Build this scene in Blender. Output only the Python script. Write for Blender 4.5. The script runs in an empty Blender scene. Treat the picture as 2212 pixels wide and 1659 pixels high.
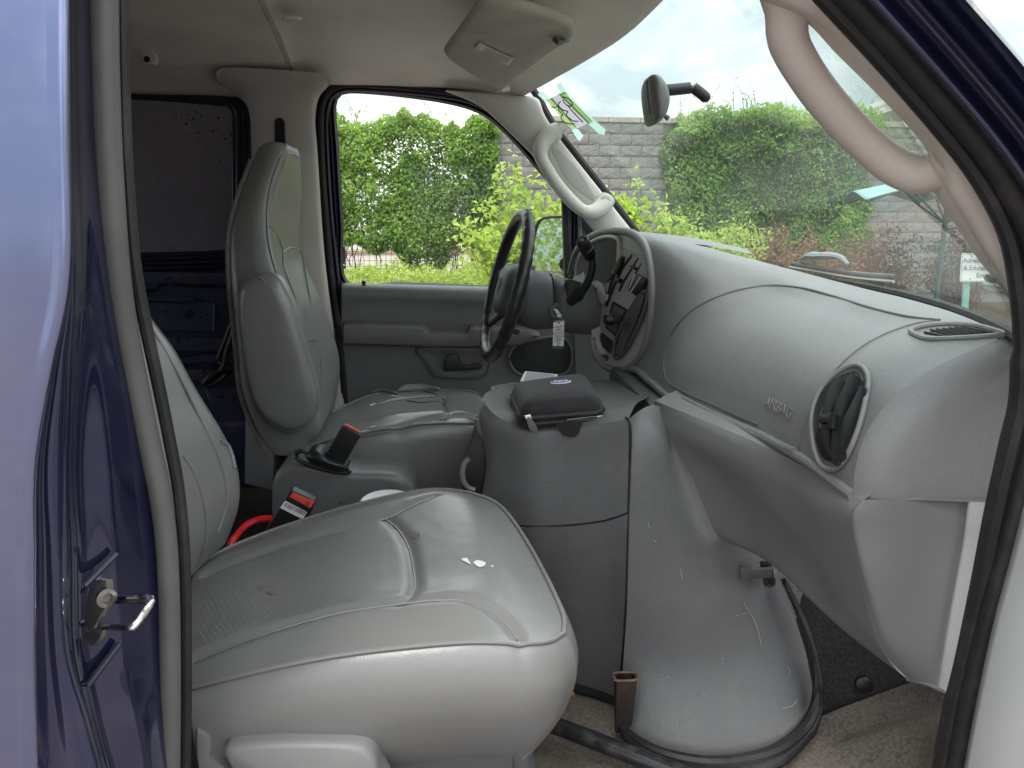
import bpy, bmesh, math, random
import numpy as np
from mathutils import Vector, Matrix, noise as mnoise
random.seed(7); rng = np.random.default_rng(11)
R = math.radians
SC = bpy.context.scene
COL = SC.collection
# ------------------------------------------------------------------ camera, sky, sun, exposure
F, CX, CY, YAW, PITCH, CZ = 1650., 1106., 829.5, R(4), R(12), 1.62
cd = bpy.data.cameras.new('camera'); cam = bpy.data.objects.new('camera', cd); COL.objects.link(cam)
cam.location = (0, 0, CZ); cam.rotation_euler = (R(90) - PITCH, 0, -YAW)
cd.sensor_width = 36; cd.lens = 36 * F / 2212; cd.clip_start = .02; cd.clip_end = 2000
SC.camera = cam
SUN_EL, SUN_AZ = R(66), R(205)      # azimuth measured from +Y towards +X: behind the photographer, a little to the right
w = bpy.data.worlds.new('World'); SC.world = w; w.use_nodes = True
nt = w.node_tree; nt.nodes.clear()
def wn(t, **k):
    n = nt.nodes.new(t)
    for a, b in k.items(): setattr(n, a, b)
    return n
wo = wn('ShaderNodeOutputWorld'); sky = wn('ShaderNodeTexSky')
sky.sky_type = 'NISHITA'; sky.sun_disc = False; sky.sun_elevation = SUN_EL; sky.sun_rotation = SUN_AZ
sky.air_density = 1.0; sky.dust_density = 2.0
bg1 = wn('ShaderNodeBackground'); bg1.inputs['Strength'].default_value = .13
nt.links.new(sky.outputs[0], bg1.inputs['Color'])
tc = wn('ShaderNodeTexCoord'); mp = wn('ShaderNodeMapping'); mp.inputs['Scale'].default_value = (1, 1, 2.2)
mp.inputs['Location'].default_value = (.3, .1, .45)
nt.links.new(tc.outputs['Generated'], mp.inputs['Vector'])
n1 = wn('ShaderNodeTexNoise'); n1.inputs['Scale'].default_value = 3.6; n1.inputs['Detail'].default_value = 7; n1.inputs['Roughness'].default_value = .52
n1.inputs['Distortion'].default_value = .35
nt.links.new(mp.outputs[0], n1.inputs['Vector'])
cr = wn('ShaderNodeValToRGB'); e = cr.color_ramp
e.elements[0].position = .41; e.elements[0].color = (.44, .51, .56, 1)
e.elements[1].position = .61; e.elements[1].color = (1.08, 1.08, 1.06, 1)
m_ = e.elements.new(.50); m_.color = (.68, .73, .75, 1)
nt.links.new(n1.outputs['Fac'], cr.inputs['Fac'])
# overcast: the dome brightens towards the zenith
sx = wn('ShaderNodeSeparateXYZ'); nt.links.new(tc.outputs['Generated'], sx.inputs[0])
mr = wn('ShaderNodeMapRange'); mr.inputs['From Min'].default_value = 0; mr.inputs['From Max'].default_value = 1
mr.inputs['To Min'].default_value = .62; mr.inputs['To Max'].default_value = 2.4
nt.links.new(sx.outputs['Z'], mr.inputs['Value'])
bg2 = wn('ShaderNodeBackground'); nt.links.new(cr.outputs[0], bg2.inputs['Color']); nt.links.new(mr.outputs[0], bg2.inputs['Strength'])
n2 = wn('ShaderNodeTexNoise'); n2.inputs['Scale'].default_value = 1.6; n2.inputs['Detail'].default_value = 5
nt.links.new(mp.outputs[0], n2.inputs['Vector'])
cr2 = wn('ShaderNodeValToRGB'); cr2.color_ramp.elements[0].position = .33; cr2.color_ramp.elements[1].position = .5
cr2.color_ramp.elements[0].color = (.72, .72, .72, 1)
nt.links.new(n2.outputs['Fac'], cr2.inputs['Fac'])
mx = wn('ShaderNodeMixShader'); nt.links.new(cr2.outputs[0], mx.inputs[0]); nt.links.new(bg1.outputs[0], mx.inputs[1]); nt.links.new(bg2.outputs[0], mx.inputs[2])
nt.links.new(mx.outputs[0], wo.inputs['Surface'])
sl = bpy.data.lights.new('sun', 'SUN'); sl.energy = .8; sl.angle = R(14); sl.color = (1, .965, .91)
so = bpy.data.objects.new('sun', sl); COL.objects.link(so); so.location = (0, -20, 40)
sd = Vector((math.sin(SUN_AZ) * math.cos(SUN_EL), math.cos(SUN_AZ) * math.cos(SUN_EL), math.sin(SUN_EL)))
so.rotation_euler = sd.to_track_quat('Z', 'Y').to_euler()
vs = SC.view_settings; vs.view_transform = 'Standard'; vs.look = 'None'; vs.gamma = 1; vs.use_curve_mapping = False
vs.exposure = 1.15
SC.cycles.use_denoising = True; SC.cycles.max_bounces = 12; SC.cycles.diffuse_bounces = 6; SC.cycles.transparent_max_bounces = 16
SC.cycles.sample_clamp_indirect = 6
# ------------------------------------------------------------------ measuring: picture point -> place in the van
_fw = np.array((math.sin(YAW) * math.cos(PITCH), math.cos(YAW) * math.cos(PITCH), -math.sin(PITCH)))
_rt = np.array((math.cos(YAW), -math.sin(YAW), 0.))
_up = np.array((math.sin(YAW) * math.sin(PITCH), math.cos(YAW) * math.sin(PITCH), math.cos(PITCH)))
def ray(x, y): return _fw + (x - CX) / F * _rt - (y - CY) / F * _up
def P(x, y, Y):
    d = ray(x, y); t = Y / d[1]; return (d[0] * t, Y, CZ + d[2] * t)
def PZ(x, y, Z):
    d = ray(x, y); t = (Z - CZ) / d[2]; return (d[0] * t, d[1] * t, Z)
def PX(x, y, X):
    d = ray(x, y); t = X / d[0]; return (X, d[1] * t, CZ + d[2] * t)
WA = R(3.8); WN = np.array((math.sin(WA), -math.cos(WA), 0)); WD = np.array((math.cos(WA), math.sin(WA), 0)); W0 = np.array((0, 14.4, 0))
def PW(x, y, off=0.):
    d = ray(x, y); o = np.array((0, 0, CZ)); q = W0 + WN * off
    t = np.dot(q - o, WN) / np.dot(d, WN); return tuple(o + d * t)
def wall_pt(s, z, off=0.): return tuple(W0 + WD * s + WN * off + np.array((0, 0, z)))
def PP(pts, Y): return [P(x, y, Y) for x, y in pts]
# ------------------------------------------------------------------ geometry helpers
def cat(pts, n, closed=False):
    """Catmull-Rom through pts, n samples evenly by arc length"""
    p = np.array(pts, float); m = len(p)
    if m == 2 and not closed:
        t = np.linspace(0, 1, n)[:, None]; return p[0] * (1 - t) + p[1] * t
    if closed: q = np.vstack([p[-1], p, p[0], p[1]]); segs = m
    else: q = np.vstack([2 * p[0] - p[1], p, 2 * p[-1] - p[-2]]); segs = m - 1
    k = 16; out = []
    for i in range(segs):
        a, b, c, d = q[i], q[i + 1], q[i + 2], q[i + 3]
        for j in range(k):
            t = j / k
            out.append(.5 * (2 * b + (c - a) * t + (2 * a - 5 * b + 4 * c - d) * t * t + (3 * b - a - 3 * c + d) * t ** 3))
    out.append(q[-2] if not closed else p[0]); out = np.array(out)
    L = np.r_[0, np.cumsum(np.linalg.norm(np.diff(out, axis=0), axis=1))]
    tt = np.linspace(0, L[-1], n + 1)[:-1] if closed else np.linspace(0, L[-1], n)
    return np.stack([np.interp(tt, L, out[:, i]) for i in range(out.shape[1])], 1)
def lin(pts, n):
    p = np.array(pts, float); L = np.r_[0, np.cumsum(np.linalg.norm(np.diff(p, axis=0), axis=1))]
    tt = np.linspace(0, L[-1], n); return np.stack([np.interp(tt, L, p[:, i]) for i in range(3)], 1)
class MB:
    def __init__(s): s.v = []; s.f = []
    def add(s, v, f):
        b = len(s.v); s.v += [tuple(map(float, q)) for q in v]; s.f += [tuple(i + b for i in q) for q in f]; return s
    def grid(s, G, cu=False, cv=False, flip=False):
        G = np.asarray(G); a, b = G.shape[:2]; f = []
        for i in range(a if cu else a - 1):
            for j in range(b if cv else b - 1):
                q = (i * b + j, i * b + (j + 1) % b, ((i + 1) % a) * b + (j + 1) % b, ((i + 1) % a) * b + j)
                f.append(q[::-1] if flip else q)
        return s.add(G.reshape(-1, 3), f)
    def tube(s, pts, r, n=10, closed=False, caps=True, asp=1., upv=(0, 0, 1), rot=0.):
        """round (or flattened by asp along upv) tube"""
        p = np.asarray(pts, float); m = len(p); r = np.broadcast_to(np.asarray(r, float), (m,)); rings = []
        t = np.gradient(p, axis=0)
        if closed: t = np.roll(p, -1, 0) - np.roll(p, 1, 0)
        u0 = np.array(upv, float)
        for i in range(m):
            T = t[i] / (np.linalg.norm(t[i]) + 1e-9); A = np.cross(T, u0)
            if np.linalg.norm(A) < 1e-3: A = np.cross(T, (1, 0, .1))
            A /= np.linalg.norm(A); B = np.cross(A, T)
            rings.append([p[i] + r[i] * (math.cos(a) * A + asp * math.sin(a) * B) for a in np.arange(n) * 2 * math.pi / n + rot])
        b = len(s.v); s.grid(rings, cu=closed, cv=True)
        if caps and not closed:
            s.f.append(tuple(b + j for j in range(n))); s.f.append(tuple(b + (m - 1) * n + j for j in range(n))[::-1])
        return s
    def box(s, c, d, rot=None):
        c = np.array(c, float); h = np.array(d, float) / 2; M = np.array(rot) if rot is not None else np.eye(3)
        v = [c + M @ (h * np.array((i, j, k))) for i in (-1, 1) for j in (-1, 1) for k in (-1, 1)]
        return s.add(v, [(0, 1, 3, 2), (4, 6, 7, 5), (0, 4, 5, 1), (2, 3, 7, 6), (0, 2, 6, 4), (1, 5, 7, 3)])
    def prism(s, out, vec):
        """closed outline (3-D points) pushed along vec"""
        o = [np.array(q, float) for q in out]; n = len(o); v = np.array(vec, float); b = len(s.v)
        s.add(o + [q + v for q in o], [tuple(range(n)), tuple(range(2 * n - 1, n - 1, -1))] + [(i, i + n, (i + 1) % n + n, (i + 1) % n) for i in range(n)])
        return s
    def disc(s, c, nrm, r, n=24, ry=None, ax=None):
        nrm = np.array(nrm, float); nrm /= np.linalg.norm(nrm); a = np.array(ax if ax is not None else ((1, 0, 0) if abs(nrm[0]) < .8 else (0, 1, 0)), float)
        a -= nrm * a.dot(nrm); a /= np.linalg.norm(a); b = np.cross(nrm, a); ry = ry or r
        return s.add([np.array(c) + r * math.cos(t) * a + ry * math.sin(t) * b for t in np.arange(n) * 2 * math.pi / n], [tuple(range(n))])
    def lathe(s, c, axis, prof, n=24):
        """prof: (distance along axis, radius)"""
        ax = np.array(axis, float); ax /= np.linalg.norm(ax); a = np.cross(ax, (0, 0, 1) if abs(ax[2]) < .9 else (1, 0, 0)); a /= np.linalg.norm(a); b = np.cross(ax, a)
        G = [[np.array(c) + ax * h + r * (math.cos(t) * a + math.sin(t) * b) for t in np.arange(n) * 2 * math.pi / n] for h, r in prof]
        return s.grid(G, cv=True)
def mesh_obj(name, mb, mat, parent=None, sharp=35, bevel=0, seg=2, smooth=True, solid=0, kind=None, label=None, subsurf=0, offset=-1):
    me = bpy.data.meshes.new(name)
    off = np.array(root_of(parent).location) if parent else np.zeros(3)
    me.from_pydata([tuple(np.array(q) - off) for q in mb.v], [], mb.f)
    o = bpy.data.objects.new(name, me); COL.objects.link(o)
    if parent: o.parent = parent
    bm = bmesh.new(); bm.from_mesh(me); bmesh.ops.remove_doubles(bm, verts=bm.verts, dist=1e-6)
    if solid:
        pass
    bmesh.ops.recalc_face_normals(bm, faces=bm.faces) if not solid else None
    if bevel:
        es = [e for e in bm.edges if len(e.link_faces) == 2 and e.calc_face_angle(0) > R(30)]
        bmesh.ops.bevel(bm, geom=es, offset=bevel, segments=seg, profile=.6, affect='EDGES', clamp_overlap=True)
    bm.to_mesh(me); bm.free()
    me.materials.append(mat)
    if smooth:
        for p in me.polygons: p.use_smooth = True
        if sharp: me.set_sharp_from_angle(angle=R(sharp))
    if solid:
        m = o.modifiers.new('thickness', 'SOLIDIFY'); m.thickness = solid; m.offset = offset
    if subsurf:
        m = o.modifiers.new('smooth', 'SUBSURF'); m.levels = m.render_levels = subsurf
    if kind: o['kind'] = kind
    if label: o['label'] = label
    return o
def root_of(o):
    while o.parent: o = o.parent
    return o
def empty(name, loc=(0, 0, 0), parent=None):
    o = bpy.data.objects.new(name, None); o.empty_display_size = .1; COL.objects.link(o)
    if parent: o.parent = parent; return o
    o.location = loc; return o
def tag(o, label=None, cat=None, group=None, kind=None):
    if label: o['label'] = label
    if cat: o['category'] = cat
    if group: o['group'] = group
    if kind: o['kind'] = kind
    return o
def patch(rows, nu=40, nv=40, cu=None):
    """rows of control points -> smooth dense grid"""
    A = [cat(r, nu) for r in rows]; A = np.array(A)
    return np.array([cat(A[:, j], nv) for j in range(nu)]).transpose(1, 0, 2)
def patch_l(rows, nu=40, nv=40):
    """as patch, but straight between rows (creases kept)"""
    A = np.array([cat(r, nu) for r in rows]); return np.array([lin(A[:, j], nv) for j in range(nu)]).transpose(1, 0, 2)
def rrect(w, h, r, n=5):
    o = []
    for cx, cy, a0 in ((w / 2 - r, h / 2 - r, 0), (-w / 2 + r, h / 2 - r, 90), (-w / 2 + r, -h / 2 + r, 180), (w / 2 - r, -h / 2 + r, 270)):
        for i in range(n + 1):
            a = R(a0 + 90 * i / n); o.append((cx + r * math.cos(a), cy + r * math.sin(a)))
    return o
def frame3(n, up=(0, 0, 1)):
    n = np.array(n, float); n /= np.linalg.norm(n); a = np.cross(up, n); a /= np.linalg.norm(a); return a, np.cross(n, a), n
def text_mesh(body, size, M, name, mat, parent, depth=.0004, align='CENTER', label=None, spacing=1.0):
    c = bpy.data.curves.new(name, 'FONT'); c.body = body; c.size = size; c.align_x = align; c.align_y = 'CENTER'; c.extrude = depth; c.resolution_u = 3
    c.space_character = spacing
    t = bpy.data.objects.new(name + '_t', c); COL.objects.link(t)
    dg = bpy.context.evaluated_depsgraph_get(); me = bpy.data.meshes.new_from_object(t.evaluated_get(dg))
    bpy.data.objects.remove(t); off = Matrix.Translation(-Vector(root_of(parent).location))
    me.transform(off @ M); me.materials.clear(); me.materials.append(mat)
    o = bpy.data.objects.new(name, me); COL.objects.link(o); o.parent = parent
    if label: o['label'] = label
    return o
def basis(c, ax, ay):
    ax = Vector(ax).normalized(); ay = Vector(ay); ay = (ay - ax * ay.dot(ax)).normalized(); az = ax.cross(ay)
    return Matrix(((ax.x, ay.x, az.x, c[0]), (ax.y, ay.y, az.y, c[1]), (ax.z, ay.z, az.z, c[2]), (0, 0, 0, 1)))
# ------------------------------------------------------------------ materials
MATS = {}
def mat(name, col, rough=.5, var=.12, vscale=9, bump=.0, bscale=250, kind='noise', spec=.5, metal=0, coat=0, coat_r=.1, dirt=None, dirt_amt=.3, dscale=5, sub=0, wr=0, wrs=30, sheen=0, rv=.10):
    m = bpy.data.materials.new(name); m.use_nodes = True; t = m.node_tree; b = t.nodes['Principled BSDF']; L = t.links.new
    def nd(ty, **k):
        n = t.nodes.new(ty)
        for a, v in k.items(): setattr(n, a, v)
        return n
    co = nd('ShaderNodeTexCoord')
    def noi(scale, det=4, rg=.55):
        n = nd('ShaderNodeTexNoise'); n.inputs['Scale'].default_value = scale; n.inputs['Detail'].default_value = det; n.inputs['Roughness'].default_value = rg
        L(co.outputs['Object'], n.inputs['Vector']); return n
    nz = noi(vscale); mr = nd('ShaderNodeMapRange'); mr.inputs['From Min'].default_value = .3; mr.inputs['From Max'].default_value = .7
    mr.inputs['To Min'].default_value = 1 - var; mr.inputs['To Max'].default_value = 1 + var; L(nz.outputs['Fac'], mr.inputs['Value'])
    mc = nd('ShaderNodeMix', data_type='RGBA', blend_type='MULTIPLY'); mc.inputs['Factor'].default_value = 1
    mc.inputs['A'].default_value = (*col, 1); L(mr.outputs[0], mc.inputs['B']); out = mc.outputs['Result']
    if dirt:
        dn = noi(dscale, 8, .68); rp = nd('ShaderNodeMapRange'); rp.inputs['From Min'].default_value = .50; rp.inputs['From Max'].default_value = .68; rp.inputs['To Max'].default_value = dirt_amt
        L(dn.outputs['Fac'], rp.inputs['Value']); md = nd('ShaderNodeMix', data_type='RGBA'); L(rp.outputs[0], md.inputs['Factor']); L(out, md.inputs['A']); md.inputs['B'].default_value = (*dirt, 1); out = md.outputs['Result']
    L(out, b.inputs['Base Color'])
    rn = noi(vscale * 2.3, 5); rr = nd('ShaderNodeMapRange'); rr.inputs['To Min'].default_value = max(0, rough - rv if rough > .15 else rough * .6); rr.inputs['To Max'].default_value = min(1, rough + rv if rough > .15 else rough * 1.4)
    L(rn.outputs['Fac'], rr.inputs['Value']); L(rr.outputs[0], b.inputs['Roughness'])
    b.inputs['Specular IOR Level'].default_value = spec; b.inputs['Metallic'].default_value = metal
    b.inputs['Coat Weight'].default_value = coat; b.inputs['Coat Roughness'].default_value = coat_r
    if sheen: b.inputs['Sheen Weight'].default_value = sheen
    if sub: b.inputs['Subsurface Weight'].default_value = sub; b.inputs['Subsurface Radius'].default_value = (.01, .01, .01)
    last = None
    def addb(src, st, dist):
        nonlocal last
        bp = nd('ShaderNodeBump'); bp.inputs['Strength'].default_value = st; bp.inputs['Distance'].default_value = dist; L(src, bp.inputs['Height'])
        if last: L(last, bp.inputs['Normal'])
        last = bp.outputs[0]
    if bump:
        if kind == 'noise': addb(noi(bscale, 3).outputs['Fac'], bump, .0015)
        elif kind == 'leather':
            v = nd('ShaderNodeTexVoronoi', feature='DISTANCE_TO_EDGE'); v.inputs['Scale'].default_value = bscale
            n3 = noi(bscale * .35, 3); sm = nd('ShaderNodeVectorMath', operation='MULTIPLY_ADD'); L(n3.outputs['Color'], sm.inputs[0]); sm.inputs[1].default_value = (.02, .02, .02); L(co.outputs['Object'], sm.inputs[2]); L(sm.outputs[0], v.inputs['Vector'])
            mm = nd('ShaderNodeMapRange'); mm.inputs['From Max'].default_value = .25; L(v.outputs['Distance'], mm.inputs['Value']); addb(mm.outputs[0], bump, .0012)
            addb(noi(bscale * .5, 2).outputs['Fac'], bump * .6, .002)
        elif kind == 'carpet': addb(noi(bscale, 6, .75).outputs['Fac'], bump, .006)
        elif kind == 'rock': addb(noi(bscale, 8, .62).outputs['Fac'], bump, .05)
    if wr: addb(noi(wrs, 3).outputs['Fac'], wr, .006)
    if last: L(last, b.inputs['Normal'])
    MATS[name] = m; return m
def glass_mat(name, tint, refl=1., haze=.0, hz_col=(.8, .85, .8)):
    m = bpy.data.materials.new(name); m.use_nodes = True; t = m.node_tree; t.nodes.clear(); L = t.links.new
    o = t.nodes.new('ShaderNodeOutputMaterial'); tr = t.nodes.new('ShaderNodeBsdfTransparent'); tr.inputs[0].default_value = (*tint, 1)
    gl = t.nodes.new('ShaderNodeBsdfGlossy'); gl.inputs['Roughness'].default_value = .01
    ge = t.nodes.new('ShaderNodeNewGeometry'); dt = t.nodes.new('ShaderNodeVectorMath'); dt.operation = 'DOT_PRODUCT'; L(ge.outputs['Incoming'], dt.inputs[0]); L(ge.outputs['Normal'], dt.inputs[1])
    def mth(op, a, b):
        n = t.nodes.new('ShaderNodeMath'); n.operation = op
        for i, q in enumerate((a, b)):
            if q is None: continue
            if isinstance(q, (int, float)): n.inputs[i].default_value = q
            else: L(q, n.inputs[i])
        return n.outputs[0]
    # plain pane: Schlick reflectance, the same from both sides
    om = mth('SUBTRACT', 1.0, mth('ABSOLUTE', dt.outputs['Value'], None)); sch = mth('ADD', mth('MULTIPLY', mth('POWER', om, 5.0), .92), .07)
    mu = t.nodes.new('ShaderNodeMath'); mu.operation = 'MULTIPLY'; mu.inputs[1].default_value = refl; L(sch, mu.inputs[0])
    m1 = t.nodes.new('ShaderNodeMixShader'); L(mu.outputs[0], m1.inputs[0]); L(tr.outputs[0], m1.inputs[1]); L(gl.outputs[0], m1.inputs[2]); last = m1
    if haze:
        df = t.nodes.new('ShaderNodeBsdfDiffuse'); df.inputs[0].default_value = (*hz_col, 1)
        tl = t.nodes.new('ShaderNodeBsdfTranslucent'); tl.inputs[0].default_value = (*hz_col, 1); ad = t.nodes.new('ShaderNodeMixShader'); L(df.outputs[0], ad.inputs[1]); L(tl.outputs[0], ad.inputs[2])
        nz = t.nodes.new('ShaderNodeTexNoise'); nz.inputs['Scale'].default_value = 6; nz.inputs['Detail'].default_value = 9; nz.inputs['Roughness'].default_value = .7
        c = t.nodes.new('ShaderNodeTexCoord'); L(c.outputs['Object'], nz.inputs['Vector'])
        mr = t.nodes.new('ShaderNodeMapRange'); mr.inputs['From Min'].default_value = .25; mr.inputs['From Max'].default_value = .8; mr.inputs['To Min'].default_value = haze * .5; mr.inputs['To Max'].default_value = haze * 1.5; L(nz.outputs['Fac'], mr.inputs['Value'])
        m2 = t.nodes.new('ShaderNodeMixShader'); L(mr.outputs[0], m2.inputs[0]); L(m1.outputs[0], m2.inputs[1]); L(ad.outputs[0], m2.inputs[2]); last = m2
    L(last.outputs[0], o.inputs['Surface']); MATS[name] = m; return m
def leaf_mat(name, c1, c2, trans=.35, rough=.45):
    m = bpy.data.materials.new(name); m.use_nodes = True; t = m.node_tree; t.nodes.clear(); L = t.links.new
    o = t.nodes.new('ShaderNodeOutputMaterial'); g = t.nodes.new('ShaderNodeNewGeometry'); at = t.nodes.new('ShaderNodeAttribute'); at.attribute_name = 'tone'
    mx = t.nodes.new('ShaderNodeMix'); mx.data_type = 'RGBA'; mx.inputs['A'].default_value = (*c1, 1); mx.inputs['B'].default_value = (*c2, 1); L(at.outputs['Fac'], mx.inputs['Factor'])
    b = t.nodes.new('ShaderNodeBsdfPrincipled'); b.inputs['Roughness'].default_value = rough; b.inputs['Specular IOR Level'].default_value = .35; L(mx.outputs['Result'], b.inputs['Base Color'])
    tl = t.nodes.new('ShaderNodeBsdfTranslucent'); hs = t.nodes.new('ShaderNodeHueSaturation'); hs.inputs['Hue'].default_value = .48; hs.inputs['Value'].default_value = 1.5; L(mx.outputs['Result'], hs.inputs['Color']); L(hs.outputs[0], tl.inputs[0])
    ms = t.nodes.new('ShaderNodeMixShader'); ms.inputs[0].default_value = trans; L(b.outputs[0], ms.inputs[1]); L(tl.outputs[0], ms.inputs[2]); L(ms.outputs[0], o.inputs['Surface'])
    MATS[name] = m; return m
GREY = (.30, .295, .285)
vinyl = mat('seat_vinyl', (.205, .202, .195), .29, .04, 6, .10, 260, 'leather', spec=.7, wr=.03, wrs=22, rv=.03)
vinyl_d = mat('driver_seat_vinyl', (.20, .20, .192), .29, .05, 6, .10, 260, 'leather', spec=.7, wr=.03, wrs=18, rv=.03)
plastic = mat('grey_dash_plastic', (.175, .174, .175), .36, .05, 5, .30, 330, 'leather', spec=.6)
plastic_e = mat('shaded_engine_cover_plastic', (.105, .104, .106), .36, .06, 5, .30, 330, 'leather', spec=.6, dirt=(.17, .165, .16), dirt_amt=.25, dscale=11)  # dash plastic darkened; the footwell's shade is put into the base colour
plastic_s = mat('grey_smooth_plastic', (.165, .164, .166), .40, .05, 6, .12, 500, spec=.6)
plastic_dk = mat('charcoal_plastic', (.085, .088, .092), .45, .08, 6, .25, 380, 'leather', spec=.45)
door_pl = mat('door_panel_plastic', (.15, .155, .155), .5, .06, 6, .2, 380, 'leather', spec=.4)
black = mat('black_plastic', (.012, .012, .014), .38, .1, 10, .1, 600, spec=.5)
black_g = mat('black_leather', (.018, .018, .02), .33, .12, 12, .15, 260, 'leather', spec=.5)
void = mat('dark_cavity', (.006, .006, .008), .6, .1)  # near-black: unlit depth of holes and slots put into flat pieces' colour
rubber = mat('door_seal_rubber', (.10, .098, .094), .40, .10, 14, .12, 900, spec=.5, dirt=(.22, .2, .17), dirt_amt=.2)
rubber_b = mat('black_rubber', (.014, .014, .015), .5, .2, 20, .2, 700, spec=.4, dirt=(.12, .1, .08), dirt_amt=.2, dscale=16)
paint = mat('navy_metallic_paint', (.022, .026, .075), .10, .1, 5, 0, 300, spec=.6, metal=.6, coat=1, coat_r=.04, dirt=(.16, .14, .14), dirt_amt=.12, dscale=22)
paint_w = mat('weathered_sheen_navy_paint', (.19, .215, .38), .11, .05, 5, 0, 300, spec=.6, metal=.92, coat=1, coat_r=.05, dirt=(.40, .38, .42), dirt_amt=.12, dscale=30)  # weathered skin; the sky's sheen is also put into the paler base
paint_d = mat('dusty_navy_paint', (.045, .05, .10), .35, .2, 9, .1, 200, spec=.5, coat=.4, coat_r=.25, dirt=(.13, .11, .10), dirt_amt=.4, dscale=14)
trim = mat('beige_trim_plastic', (.56, .495, .45), .52, .05, 8, .16, 700, spec=.35, dirt=(.30, .25, .2), dirt_amt=.12, dscale=18)
trim_b = mat('b_pillar_plastic', (.50, .475, .43), .52, .05, 8, .16, 700, spec=.35)
trim_g = mat('pale_grey_trim', (.52, .51, .47), .5, .04, 8, .14, 700, spec=.4)
liner = mat('headliner_vinyl', (.68, .66, .585), .55, .06, 5, .16, 420, spec=.35, dirt=(.30, .27, .22), dirt_amt=.18, dscale=4)
liner_b = mat('cargo_headliner', (.66, .615, .55), .6, .06, 5, .16, 420, spec=.3, dirt=(.25, .21, .18), dirt_amt=.2, dscale=4)
visor_m = mat('visor_cloth', (.42, .405, .34), .72, .10, 14, .2, 500, spec=.25, dirt=(.27, .24, .2), dirt_amt=.3, dscale=9)
carpet = mat('brown_carpet', (.19, .16, .135), .95, .38, 170, 1.0, 150, 'carpet', spec=.1, dirt=(.28, .24, .19), dirt_amt=.45, dscale=7)
carpet_d = mat('dark_firewall_mat', (.045, .042, .04), .75, .45, 220, 1.0, 190, 'carpet', spec=.2)
steel = mat('worn_steel', (.26, .25, .235), .32, .25, 40, .1, 200, metal=1, dirt=(.05, .045, .04), dirt_amt=.8, dscale=30)
chrome = mat('bright_metal', (.75, .74, .72), .15, .05, metal=1)
rust = mat('rusty_black_steel', (.018, .014, .012), .5, .3, 30, .3, 120, dirt=(.09, .045, .025), dirt_amt=.45, dscale=40)
door_w = mat('pale_door_panel', (.38, .38, .38), .4, .05, 5, .1, 400, dirt=(.35, .34, .33), dirt_amt=.3)
white_pl = mat('white_plastic', (.78, .77, .78), .3, .03, 5)
red_m = mat('red_plastic', (.72, .08, .06), .35, .06, 20)
red_c = mat('red_cable_sheath', (.75, .02, .03), .3, .05, 20)
# ================================================================== the setting outside
ground_m = mat('pavement', (.19, .155, .14), .85, .18, 1.2, .25, 60, 'carpet', spec=.25, dirt=(.16, .14, .13), dirt_amt=.5, dscale=2)
bed_m = mat('mulch_soil', (.085, .062, .042), .95, .3, 8, .8, 40, 'carpet', spec=.1)
mb = MB(); mb.add([(-600, -600, 0), (600, -600, 0), (600, 600, 0), (-600, 600, 0)], [(0, 1, 2, 3)])
tag(mesh_obj('ground', mb, ground_m, smooth=False), kind='structure')
mb = MB(); q = [wall_pt(-14, .006, 4.2), wall_pt(16, .006, 4.2), wall_pt(16, .006, .12), wall_pt(-14, .006, .12)]; mb.add(q, [(0, 1, 2, 3)])
tag(mesh_obj('planting_bed', mb, bed_m, smooth=False), kind='structure')

# ---- split-face block wall
stone = mat('split_face_block', (.26, .252, .238), .9, .14, 3, .9, 22, 'rock', spec=.2, dirt=(.17, .165, .15), dirt_amt=.45, dscale=1.6)
stone_cap = mat('cap_stone', (.42, .40, .35), .9, .1, 4, .5, 30, 'rock', spec=.2, dirt=(.2, .19, .16), dirt_amt=.4, dscale=2)
mortar = mat('mortar', (.235, .228, .212), .95, .1, 6, .4, 60, 'rock', spec=.1)
BW, BH = .406, .2; NC = 17; WH = NC * BH + .1
wall = empty('block_wall', wall_pt(4.6, 0)); tag(wall, 'tall grey split-face concrete block wall with pale coping, partly hidden by ivy', 'wall')
mb = MB(); a, b = .36, 14.5
mb.prism([wall_pt(a, 0, -.02), wall_pt(b, 0, -.02), wall_pt(b, 0, -.28), wall_pt(a, 0, -.28)], (0, 0, WH - .02)); mesh_obj('wall_core', mb, mortar, wall, smooth=False)
vari = []
for k in range(7):
    G = np.zeros((6, 9, 3)); rr = np.random.default_rng(k)
    for i in range(6):
        for j in range(9):
            ed = (i in (0, 5)) or (j in (0, 8)); u, v = j / 8, i / 5
            h = 0 if ed else .006 + .018 * mnoise.noise((u * 3.1 + k * 7, v * 2.3 + k, k * 1.7)) + .010 * rr.random()
            G[i, j] = ((u - .5) * (BW - .006), -(.0 + h), v * (BH - .006))
    mb = MB().grid(G); me = bpy.data.meshes.new('block'); me.from_pydata(mb.v, [], mb.f); me.materials.append(stone)
    bm = bmesh.new(); bm.from_mesh(me)
    be = [e for e in bm.edges if e.is_boundary]; r_ = bmesh.ops.extrude_edge_only(bm, edges=be)
    for v in r_['geom']:
        if isinstance(v, bmesh.types.BMVert): v.co.y += .035
    bmesh.ops.recalc_face_normals(bm, faces=bm.faces); bm.to_mesh(me); bm.free(); me.set_sharp_from_angle(angle=R(40))
    vari.append(me)
nb = 0
def block(s, c, me, name='block'):
    o = bpy.data.objects.new(name, me); COL.objects.link(o); o.parent = wall
    p = np.array(wall_pt(s, c * BH + .003, .012)) - np.array(wall.location); o.location = p; o.rotation_euler = (0, 0, WA)
for c in range(NC):
    off = (c % 2) * BW / 2
    for k in range(-3, 30):
        s = k * BW + off
        if (.55 <= s <= 4.0 and c >= 3) or (7.75 <= s <= 11.2 and c >= 1):
            block(s, c, random.choice(vari)); nb += 1
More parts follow.
